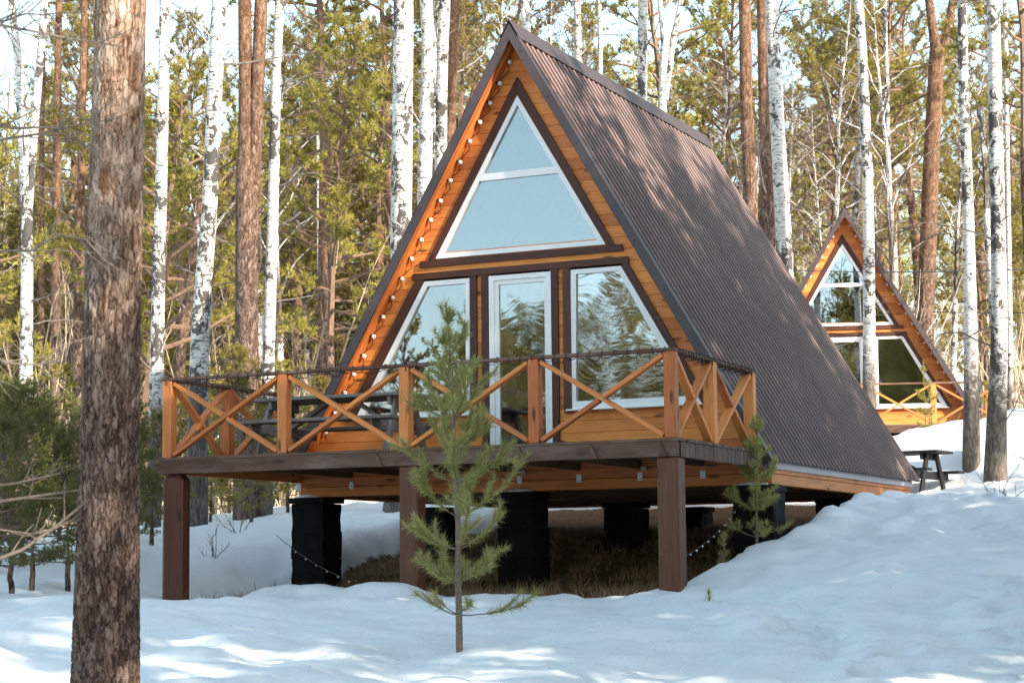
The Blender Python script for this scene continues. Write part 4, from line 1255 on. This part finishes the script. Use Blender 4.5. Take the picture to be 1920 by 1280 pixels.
# ------------------------------------------------------------------ saplings near the cabin
def sapling(name, H, seed, label, loc, nlen=(.045, .075), nw=.0022, per_m=650, spread=1.0, start=.1, lean=(0, 0), dens=1.0, mat_n='needles_hero'):
    rng = np.random.default_rng(seed)
    stem = limb((0, 0, -.15), (lean[0], lean[1], 1), H + .15, 14, .1, .018, rng)
    r0 = .004 + .0095 * H
    bare = []; shoots = [(stem[-4:], 1.0)]
    nwh = max(4, int(H / .27))
    for w in range(nwh):
        t = start + (1 - start) * (w + .3) / nwh
        if t > .97: continue
        p, d0 = along(stem, t)
        prof = np.interp(t, [0, .12, .35, .6, .85, 1], [.50, .95, 1.05, .88, .50, .14])
        for b in range(int(rng.integers(3, 6) * dens)):
            az = w * 1.3 + b * 2 * math.pi / 4.4 + rng.uniform(-.4, .4)
            L = H * .205 * prof * rng.uniform(.6, 1.15) * spread
            el = np.interp(t, [0, .4, 1], [R(2), R(20), R(58)]) + rng.normal(0, .12)
            d = np.array([math.cos(az) * math.cos(el), math.sin(az) * math.cos(el), math.sin(el)])
            br = limb(p, d, L, 7, .55, .07, rng)
            bare.append((br, taper(7, .004 + .004 * L, .0028)))
            green = .28 if t > .22 else .72
            shoots.append((br[int(7 * green):] if 7 - int(7 * green) >= 2 else br[-2:], 1.0))
            if L > .2:
                for q in range(int(rng.integers(2, 5))):
                    pp, dd = along(br, rng.uniform(.35, .9))
                    sd = side_dir(dd, rng.uniform(.5, .9), rng); sd[2] = abs(sd[2]) * .5 + .1
                    sb = limb(pp, sd, L * rng.uniform(.22, .48), 5, .4, .06, rng)
                    bare.append((sb, taper(5, .0032, .0022)))
                    if t > .16 or rng.random() < .5: shoots.append((sb, .9))
    C = []; D = []
    for pts, k in shoots:
        seg = np.linalg.norm(np.diff(pts, axis=0), axis=1); L = seg.sum()
        n = max(8, int(L * per_m))
        for u in rng.uniform(0, 1, n):
            q, d = along(pts, u); C.append(q); D.append(d)
    C = np.array(C); D = np.array(D)
    root = empty(name, loc, rng.uniform(0, 6.28))
    V, Q, T = tubes([(stem, taper(14, r0, .004))], 8)
    link('stem', mesh_np('stem', V, Q, T, smooth=True), root, M['shoot'])
    V, Q, T = tubes(bare, 5)
    link('branches', mesh_np('branches', V, Q, T, smooth=True), root, M['shoot'])['kind'] = 'stuff'
    V, T = blades(C, D * .95, 1, nlen[0], nlen[1], nw, rng, .62)
    link('needles', mesh_np('needles', V, None, T), root, M[mat_n])['kind'] = 'stuff'
    tag(root, label, 'sapling')
    return root

s1 = sapling('young_pine', 2.80, 5, 'young pine growing in the snow in front of the deck', (2.87, -7.55, gz(2.87, -7.55)), nlen=(.055, .10), nw=.0022, per_m=760, dens=1.5, start=.12)
s2 = sapling('young_pine', 1.45, 9, 'small young pine in front of the right corner pier', (3.14, -.69, gz(3.14, -.69)), nlen=(.05, .085), nw=.0028, per_m=900, spread=1.4, dens=1.35)
sapling('young_pine', .34, 12, 'tiny pine seedling at the snow edge right of the deck post', (3.18, -1.95, gz(3.18, -1.95)), per_m=500, spread=1.6, start=.2)
sapling('young_pine', .12, 13, 'small pine sprig poking out of the snow right of the deck', (3.6, -3.6, gz(3.6, -3.6)), per_m=600, spread=1.6, start=.2)
for k, (x, y, h, lb) in enumerate(((.65, 18.6, 1.5, 'sunlit young pine in front of the farther deck railing, left of its post'), (1.75, 18.9, 1.3, 'shaded young pine in front of the farther deck, near the dark-based birch'),
                                   (.85, 18.2, 1.0, 'lower sunlit young pine beside the one before the farther deck'))):
    sapling('young_pine', h, 40 + k, lb, (x, y, gz(x, y)), nw=.006, per_m=260, mat_n='needles')

# ------------------------------------------------------------------ young pines under the trees on the left
rng = np.random.default_rng(77)
def place(src_crowns, k, name, x, y, sc, label, cat, group, trunk_h=.5, tr=.05, cname='crown'):
    z = gz(x, y)
    root = empty(name, (x, y, z), rng.uniform(0, 6.28))
    tag(root, label, cat, group)
    key = ('t', round(trunk_h, 1), round(tr, 2), name)
    if key not in BOXES:
        pts = np.array([(0, 0, -.4), (.0, .0, trunk_h * .3), (.02, .01, trunk_h * .7), (.0, .0, trunk_h + .1)])
        me = trunk_mesh(pts, [tr * 1.25, tr * 1.08, tr, tr * .92], 8, 3)
        me.materials.append(M['birch' if 'birch' in name else 'pine']); BOXES[key] = me
    link('trunk', BOXES[key], root)
    o = link(cname, src_crowns[k], root); o.location = (0, 0, trunk_h); o.scale = (sc, sc, sc)
    return root
UND = []
YL = [(-3.26, -5.87), (-3.74, -4.99), (-4.20, -4.09), (-3.56, -4.58), (-4.15, -3.52), (-5.94, -2.15), (-5.88, -2.67), (-6.35, -1.23), (-5.59, -1.44), (-5.93, -0.50), (-4.75, -1.63), (-5.31, -0.56), (-5.94, 0.58), (-7.75, 0.87), (-8.37, 0.58), (-7.61, 1.48)]
for q, (x, y) in enumerate(YL):
    if q % 4 == 3: continue
    place(CROWNS_Y, q % 2, 'young_pine_tree', x, y, .32 + .14 * ((q * 3) % 4) / 3, 'bushy dark green young pine in the thicket at the left behind the foreground pine', 'young pine', 'young pines at the left', .25, .03)
YB = [(-8.89, 6.39),(-10.83, 9.92),(-7.44, 5.41),(-10.68, 11.10),(-8.22, 7.81),(-11.05, 13.14),(-8.56, 9.87),(-9.70, 12.67),(-8.82, 11.97),(-10.03, 14.73),(-13.83, 17.38),(-14.52, 15.95),(-10.99, 8.73)]
for q, (x, y) in enumerate(YB):
    place(CROWNS_Y, 2, 'young_pine_tree', x, y, .27 + .15 * ((q * 7) % 5) / 4, 'low sunlit young pine seen between the deck beam and the snow at the left', 'young pine', 'young pines beyond the deck', .2, .03)

# ------------------------------------------------------------------ the forest
def gz_fast(x, y): return float(ground(np.array([x]), np.array([y]), False)[0][0])
cam2 = np.array(CAM_POS[:2]); fw2 = np.array([-math.sin(YAW), math.cos(YAW)]); rt2 = np.array([math.cos(YAW), math.sin(YAW)])
c2 = np.array(C2[:2]); ax2 = np.array([math.cos(YAW - R(6)), math.sin(YAW - R(6))]); ay2 = np.array([-ax2[1], ax2[0]])
def free(x, y, gap, pts):
    p = np.array([x, y])
    if -5.2 < x < 5.2 and -6 < y < 9.2: return False
    l = np.array([(p - c2) @ ax2, (p - c2) @ ay2])
    if abs(l[0]) < 5.4 and -5.5 < l[1] < 9.5: return False
    v = p - cam2; d = v @ fw2; a = (v @ rt2) / max(d, .1)
    if d > 0 and .13 < a < .245 and d < 47: return False          # open slope in front of the farther cabin
    return all((x - a_) ** 2 + (y - b_) ** 2 > gap * gap for a_, b_ in pts)
forest = []
rng = np.random.default_rng(2024)
def dist_ok(d, a): return True
TALL = [(9.0, .16), (7.5, .14), (10.0, .18)]
def add_pine(x, y, label, group):
    th, tr = TALL[int(rng.integers(3))]
    r = place(CROWNS_P, int(rng.integers(4)), 'pine_tree', x, y, rng.uniform(.85, 1.15), label, 'tree', group, th, tr)
    r.rotation_euler = (rng.normal(0, .02), rng.normal(0, .02), rng.uniform(0, 6.28))
    if not hasattr(add_pine, 'lb'):
        add_pine.lb = []
        for q in range(3):
            g2 = np.random.default_rng(300 + q)
            add_pine.lb.append(low_branches(np.array([(0, 0, 1.5), (0, 0, 9.0)]), 14, g2, 'pine', 0, 1, .5, 2.4))
    o = link('branches', add_pine.lb[int(rng.integers(3))], r); o['kind'] = 'stuff'; s_ = th / 9.0; o.scale = (1, 1, s_)
    return r
def add_mid(x, y, label, group):
    th = float(rng.choice([2.0, 3.5, 5.0]))
    r = place(CROWNS_P, int(rng.integers(4)), 'pine_tree', x, y, rng.uniform(.7, .95), label, 'tree', group, th, .10)
    return r
def add_birch(x, y, label, group):
    th, tr = [(5.0, .10), (7.0, .12), (4.0, .08)][int(rng.integers(3))]
    r = place(CROWNS_B, int(rng.integers(3)), 'birch_tree', x, y, rng.uniform(.9, 1.3), label, 'tree', group, th, tr)
    r.rotation_euler = (rng.normal(0, .035), rng.normal(0, .035), rng.uniform(0, 6.28))
    return r
PLACES = ((60, 'at the left edge beyond the forked birch'), (180, 'between the forked birch and the foreground pine'), (270, 'behind the big foreground pine'),
          (360, 'between the foreground pine and the leaning birch'), (455, 'between the leaning birch and the twin-stemmed pine'), (600, 'just right of the twin-stemmed pine'),
          (740, 'close left of the near roof edge'), (870, 'among the birch trio beside the gable'), (1100, 'above the front half of the near ridge'),
          (1330, 'above the rear half of the near ridge'), (1480, 'beside the large bright birch behind the roof'), (1600, 'left of the farther cabin apex'),
          (1720, 'above the right slope of the farther cabin'), (1830, 'by the forked reddish pine'), (1e9, 'at the right edge behind the thick birch'))
tries = 0
while len(forest) < 245 and tries < 9000:
    tries += 1
    d = math.sqrt(rng.uniform(36 ** 2, 92 ** 2)); a = rng.uniform(-.36, .33)
    if len(forest) > 200: a = rng.uniform(-.34, -.02); d = rng.uniform(55, 92)
    p = cam2 + fw2 * d + rt2 * a * d
    if not free(p[0], p[1], 2.0, named_xy + forest): continue
    left = a < -.02
    if d < 52 and rng.random() < (.5 if a > .05 else .45): continue
    if a > .10 and rng.random() < .25: continue
    forest.append((p[0], p[1]))
    u = rng.random() if len(forest) <= 201 else rng.uniform(.05, .55)
    px = a * 3612 + 960
    where = next(t for lim, t in PLACES if px < lim)
    far = 'nearer ' if d < 52 else ('' if d < 70 else 'distant ')
    if u < (.24 if left else .24) and d > 47: k_, f_ = 'tall bare-stemmed pine', add_pine
    elif u < (.62 if left else .46): k_, f_ = 'low-crowned green pine', add_mid
    else: k_, f_ = 'bare white birch', add_birch
    f_(p[0], p[1], far + k_ + ' ' + where, far + k_.replace('birch', 'birche') + 's ' + where)

# stand of trees to the right of the view, whose shade falls on the near cabin and the snow in front of it
STAND = [(12.5, -4.5), (13.0, -8.6), (14.0, -12.5), (15.2, -1.2), (16.0, -6.2), (17.0, -10.4), (16.5, -15.5), (19.0, -3.4), (19.8, -8.2), (20.5, -13.2), (22.5, -6.0), (23.0, -10.8),
         (25.5, -8.6), (26.5, -14.0), (12.2, -.2), (18.0, -18.6), (24.5, -3.0), (12.2, -6.6), (12.3, -2.4), (13.5, -10.6), (14.5, -4.0), (15.5, -8.8), (17.8, -1.0), (18.3, -12.2),
         (21.0, -.5), (14.0, 1.8), (17.5, 2.5), (21.5, -10.0), (28.5, -6.0), (29.0, -11.0), (23.5, 1.5)]
rng = np.random.default_rng(55)
def grove(name, label, spots):
    root = empty(name); tag(root, label, 'wood', None, 'stuff')
    for (x, y, kind, th, sc) in spots:
        t = empty(kind); t.parent = root
        t.location = (x, y, gz_fast(x, y)); t.rotation_euler = (0, 0, rng.uniform(0, 6.28))
        pts = np.array([(0, 0, -.4), (0, 0, th * .3), (.02, .01, th * .7), (0, 0, th + .1)])
        key = ('g', kind, th)
        if key not in BOXES:
            me = trunk_mesh(pts, [.17, .14, .13, .12], 8, 3); me.materials.append(M['birch' if 'birch' in kind else 'pine']); BOXES[key] = me
        link('trunk', BOXES[key], t)
        src = CROWNS_B if 'birch' in kind else CROWNS_P
        o = link('crown', src[int(rng.integers(len(src)))], t); o.location = (0, 0, th); o.scale = (sc, sc, sc)
sp = []
for (x, y) in STAND:
    top = 2.8 + .472 * (x - 1.2) + rng.uniform(-2.2, 1.8) - gz_fast(x, y)
    th = .8 if x < 17 else (1.5 if x < 22 else 4.0)
    sp.append((x + rng.uniform(-.4, .4), y + rng.uniform(-.4, .4), 'pine_tree', th, (top - th) / 8.6))
for (x, y) in ((15.0, 9.0), (20.0, 6.5), (24.0, 11.0)): sp.append((x, y, 'birch_tree', 4.0, 1.1))
grove('pine_grove', 'grove of pines right of the snowy slope, shading the near cabin', sp)
sp = []
for k in range(95):
    x = rng.uniform(-48, -6); y = rng.uniform(-72, -50)
    if rng.random() < .6: sp.append((x, y, 'pine_tree', float(rng.choice([2.0, 5.5])), rng.uniform(.9, 1.08)))
    else: sp.append((x, y, 'birch_tree', 5.0, rng.uniform(1.0, 1.25)))
for k in range(6):
    sp.append((rng.uniform(-24, -13), rng.uniform(-70, -52), 'pine_tree', float(rng.choice([3.0, 6.0])), rng.uniform(1.1, 1.2)))
for k in range(44):
    x = rng.uniform(14, 34); y = rng.uniform(-48, -28)
    if rng.random() < .7: sp.append((x, y, 'pine_tree', float(rng.choice([2.0, 5.5, 8.0])), rng.uniform(1.05, 1.3)))
    else: sp.append((x, y, 'birch_tree', 7.0, rng.uniform(1.1, 1.4)))
grove('clearing_wood', 'wood of pines and birches across the clearing, mirrored in the cabin windows', sp)

# ------------------------------------------------------------------ undergrowth, distant wood, dry grass, litter
def undergrowth(n, seed, name, label, mats, region, hmin=.6, hmax=3.2):
    rng = np.random.default_rng(seed); big = []; tw = []
    k = 0
    while k < n:
        d, a = region(rng)
        p = cam2 + fw2 * d + rt2 * a * d
        if not free(p[0], p[1], .3, []): continue
        k += 1
        z = gz_fast(p[0], p[1])
        for q in range(int(rng.integers(1, 4))):
            H = rng.uniform(hmin, hmax)
            s = limb((p[0] + rng.normal(0, .15), p[1] + rng.normal(0, .15), z - .1), (rng.normal(0, .28), rng.normal(0, .28), 1), H, 6, .2, .08, rng)
            big.append((s, taper(6, .006 + .005 * H, .004)))
            for j in range(int(H * 3)):
                q2, d2 = along(s, rng.uniform(.25, 1)); tw.append((limb(q2, side_dir(d2, rng.uniform(.4, .9), rng), rng.uniform(.2, .7), 4, .3, .12, rng), taper(4, .005, .003)))
    V, Q, T = tubes(big, 4, False); parts = [(V, Q, None, 0)]
    V, Q, T = tubes(tw, 3, False); parts.append((V, Q, None, 1))
    V, Q, T, mq, mt = merge(parts)
    me = mesh_np(name, V, Q, T, mq, mt)
    for m in mats: me.materials.append(M[m])
    tag(link(name, me), label, 'undergrowth', None, 'stuff')
undergrowth(900, 5, 'undergrowth', 'bare tan undergrowth between the forest trunks', ('twig_pale', 'twig'), lambda r: (r.uniform(38, 85), r.uniform(-.33, .32)))
undergrowth(260, 6, 'birch_thicket', 'pale leaning birch saplings in a thicket left of the farther cabin', ('twig_white', 'twig_pale'), lambda r: (r.uniform(50, 66), r.uniform(.08, .20)), 3.0, 6.5)
undergrowth(420, 8, 'birch_scrub', 'tall golden bare birch scrub filling the forest between the trunks', ('twig_pale', 'twig_pale'), lambda r: (r.uniform(42, 90), r.uniform(-.33, .32)), 3.0, 7.5)

def distant_wood():
    rng = np.random.default_rng(9); parts = []
    for k in range(240):
        d = rng.uniform(95, 150); a = rng.uniform(-.38, .38)
        p = cam2 + fw2 * d + rt2 * a * d; z = gz_fast(p[0], p[1]); H = rng.uniform(17, 27)
        st = limb((p[0], p[1], z - .3), (rng.normal(0, .03), rng.normal(0, .03), 1), H, 5, 0, .02, rng)
        birch = rng.random() < .35
        V, Q, T = tubes([(st, taper(5, .17, .03))], 5, False); parts.append((V, Q, None, 0 if birch else 1))
        n = 480 if not birch else 130
        hh = rng.uniform(.38, 1, n) ** .9; az = rng.uniform(0, 6.28, n); rr = 2.9 * np.sin(np.pi * (.2 + .78 * (hh - .38) / .62)) * np.sqrt(rng.uniform(0, 1, n))
        C = np.stack([p[0] + rr * np.cos(az), p[1] + rr * np.sin(az), z + hh * H], -1) + rng.normal(0, .15, (n, 3))
        D = np.stack([np.cos(az) * .5, np.sin(az) * .5, np.full(n, .6)], -1)
        if birch: V, T = blades(C, D, 3, .5, 1.3, .012, rng, .5); parts.append((V, None, T, 3))
        else: V, T = blades(C, D, 5, .25, .5, .05, rng, .8); parts.append((V, None, T, 2))
    V, Q, T, mq, mt = merge(parts)
    me = mesh_np('distant_forest', V, Q, T, mq, mt)
    for m in ('twig_white', 'orange_limb', 'needles', 'twig_pale'): me.materials.append(M[m])
    tag(link('distant_forest', me), 'far-off wood of pines and birches closing the view', 'forest', None, 'stuff')
distant_wood()

def dry_grass():
    rng = np.random.default_rng(3)
    N = 16000
    x = rng.uniform(-3.2, 3.2, N); y = rng.uniform(-3.0, 5.5, N)
    z, m = ground(x, y)
    ok = (m > .80) & (perlin(x * 2.2, y * 2.2, 31) + .35 * perlin(x * 6, y * 6, 32) > -.12) & ((y < 1.5) | (rng.random(N) < .35)); x, y, z = x[ok], y[ok], z[ok]; n = len(x)
    C = np.stack([x, y, z - .005], -1); D = np.tile(np.array([0, 0, .7]), (n, 1))
    V, T = blades(C, D, 4, .05, .24, .0035, rng, .85)
    V[:, 2] = np.maximum(V[:, 2], np.repeat(np.repeat(z, 4), 3) - .005)
    s = NT('dry_grass'); g = s.n('NewGeometry').outputs['Random Per Island']
    c = s.ramp(g, [(.0, (.14, .075, .04)), (.5, (.33, .20, .105)), (1, (.58, .42, .25))])
    M['dry_grass'] = s.done(s.bsdf(c, .9, None))
    tag(link('dry_grass', mesh_np('dry_grass', V, None, T), None, M['dry_grass']), 'dead straw-coloured grass on the bare earth under the cabin', 'grass', None, 'stuff')
dry_grass()

def litter():
    rng = np.random.default_rng(17); N = 1100
    x = rng.uniform(-5, 8.5, N); y = rng.uniform(-12.5, 5, N); z, m = ground(x, y)
    ok = (m < .1); x, y, z = x[ok], y[ok], z[ok]; n = len(x)
    C = np.stack([x, y, z + .006], -1)
    V, T = blades(C, np.tile(np.array([0, 0, .05]), (n, 1)), 1, .010, .036, .0055, rng, .8)
    V[:, 2] = np.repeat(z, 3) + .006 + (V[:, 2] - np.repeat(z, 3) - .006) * .25
    tag(link('bark_litter', mesh_np('bark_litter', V, None, T), None, M['twig']), 'scattered bark flakes and needles on the snow', 'litter', None, 'stuff')
litter()

# bare shrubs and weeds standing in the snow
def shrub(name, loc, H, n, seed, label, mat_='twig', spread=.5, r=.006, sub=3, group=None):
    rng = np.random.default_rng(seed); P_ = []
    for k in range(n):
        s = limb((rng.normal(0, .04), rng.normal(0, .04), -.08), (rng.normal(0, spread), rng.normal(0, spread), 1), H * rng.uniform(.5, 1.05), 7, .2, .10, rng)
        P_.append((s, taper(7, r, r * .4)))
        for j in range(sub):
            q, d = along(s, rng.uniform(.3, .9)); P_.append((limb(q, side_dir(d, rng.uniform(.4, .8), rng), H * rng.uniform(.15, .35), 5, .2, .1, rng), taper(5, r * .55, r * .3)))
    V, Q, T = tubes(P_, 5)
    o = link(name, mesh_np(name, V, Q, T, smooth=True), None, M[mat_]); o.location = loc
    tag(o, label, 'shrub', group)
for k, (x, y, h, n, lb) in enumerate((
        (4.35, 7.2, .75, 5, 'small bare shrub in the snow right of the black picnic table'), (5.0, 8.6, 1.3, 5, 'tall thin bare shrub beside the thick right-hand birch'),
        (4.9, 5.4, .4, 4, 'low twiggy weed at the right edge of the snow slope'), (-4.4, -.3, .5, 6, 'dry weed stalks on the snow left of the left black pier'),
        (-5.2, 1.6, .6, 6, 'dry weed stalks in the snow near the leaning birch'), (-4.6, -4.9, .35, 4, 'low dry twigs in the snow left of the left deck post'),
        (-4.0, -2.3, 1.0, 2, 'dark crooked stick leaning in the snow behind the left deck post'), (-3.9, -5.6, .55, 9, 'clump of bare twigs in the snow left of the foreground pine'),
        (-1.9, -2.95, .3, 6, 'reddish dry weeds at the edge of the hollow by the left pier'), (1.5, 17.6, .6, 4, 'bare weed in the sunlit snow before the farther cabin'),
        (2.2, 15.6, .5, 4, 'bare weed in the snow between the two right-hand birches'))):
    shrub('bare_shrub', (x, y, gz(x, y)), h, n, 60 + k, lb, 'twig')
# bare pale branches reaching in from a shrub at the left edge, close to the camera
rng = np.random.default_rng(31)
g0 = gz(4.3, -15.75)
L_ = []
def through(pts, r0, r1):
    pts = np.array(pts, float); L_.append((pts, taper(len(pts), r0, r1)))
    for j in range(5):
        q, d = along(pts, rng.uniform(.35, .95)); L_.append((limb(q, side_dir(d, rng.uniform(.5, .9), rng) + np.array([0, 0, .35]), rng.uniform(.06, .2), 5, .3, .1, rng), taper(5, r1 * .8, r1 * .45)))
through([(4.3, -15.75, g0 - .1), (4.42, -15.68, -1.7), (4.60, -15.55, -1.38), (4.76, -15.48, -1.25), (4.91, -15.41, -1.19), (5.05, -15.36, -1.09), (5.12, -15.28, -1.0)], .014, .004)
through([(4.3, -15.75, g0 - .1), (4.40, -15.70, -1.6), (4.62, -15.58, -1.12), (4.85, -15.47, -1.0), (4.96, -15.42, -.985), (5.07, -15.26, -.955)], .012, .003)
through([(4.60, -15.55, -1.38), (4.80, -15.5, -1.10), (4.95, -15.40, -1.13), (5.02, -15.36, -1.11)], .007, .003)
through([(4.62, -15.58, -1.12), (4.72, -15.5, -.95), (4.86, -15.4, -.93), (5.0, -15.3, -.89)], .007, .0025)
V, Q, T = tubes(L_, 6)
o = link('bare_shrub', mesh_np('bare_shrub', V - np.array([4.3, -15.75, g0]), Q, T, smooth=True), None, M['twig_grey']); o.location = (4.3, -15.75, g0)
tag(o, 'pale bare branches with small buds reaching in at the left edge before the thicket', 'shrub')
# bare tree outside the left edge; its twigs hang in front of the big pine's crown side
gt = gz(3.6, -15.0)
rngb = np.random.default_rng(43)
bt = empty('bare_tree', (3.6, -15.0, gt)); tag(bt, 'bare tree at the left edge whose dark twigs reach in at the top left', 'tree')
tp = limb((0, 0, -.3), (.03, .03, 1), 7.0, 9, 0, .03, rngb)
link('trunk', trunk_mesh(tp, taper(9, .075, .03), 10, 3), bt, M['dead_branch'])
Lb = []
for (z_, ex, ey, ez) in ((2.9, 1.55, .95, 3.25), (3.15, 1.5, .85, 3.05), (2.3, 1.45, .9, 2.75), (3.4, 1.2, .7, 3.75), (2.0, 1.3, .75, 2.05), (3.6, 1.6, 1.1, 3.5)):
    p0 = np.array(along(tp, (z_ + .3) / 7.3)[0]); p1 = np.array([ex * .6, ey * .6, z_ + (ez - z_) * .7])
    b_ = np.array([p0 * (1 - t) + p1 * t + np.array([0, 0, .10 * math.sin(3.1 * t)]) + rngb.normal(0, .018, 3) for t in np.linspace(0, 1, 9)])
    Lb.append((b_, taper(9, .011, .0035)))
    for j in range(9):
        q, d = along(b_, rngb.uniform(.4, 1)); s_ = limb(q, side_dir(d, rngb.uniform(.4, 1.0), rngb), rngb.uniform(.12, .4), 6, 0, .12, rngb); Lb.append((s_, taper(6, .0035, .0012)))
        for j2 in range(2):
            q2, d2 = along(s_, rngb.uniform(.3, .9)); Lb.append((limb(q2, side_dir(d2, .7, rngb), rngb.uniform(.06, .2), 4, 0, .1, rngb), taper(4, .002, .001)))
V, Q, T = tubes(Lb, 5)
link('branches', mesh_np('branches', V, Q, T, smooth=True), bt, M['dead_branch'])['kind'] = 'stuff'
g1 = gz(5.2, -15.8)
shrub('bare_shrub', (4.93, -15.95, g1), 1.5, 3, 92, 'thin bare stems standing in the lower left corner', 'twig_grey', .10, .005, 1)

print('script time', time.time() - T0)
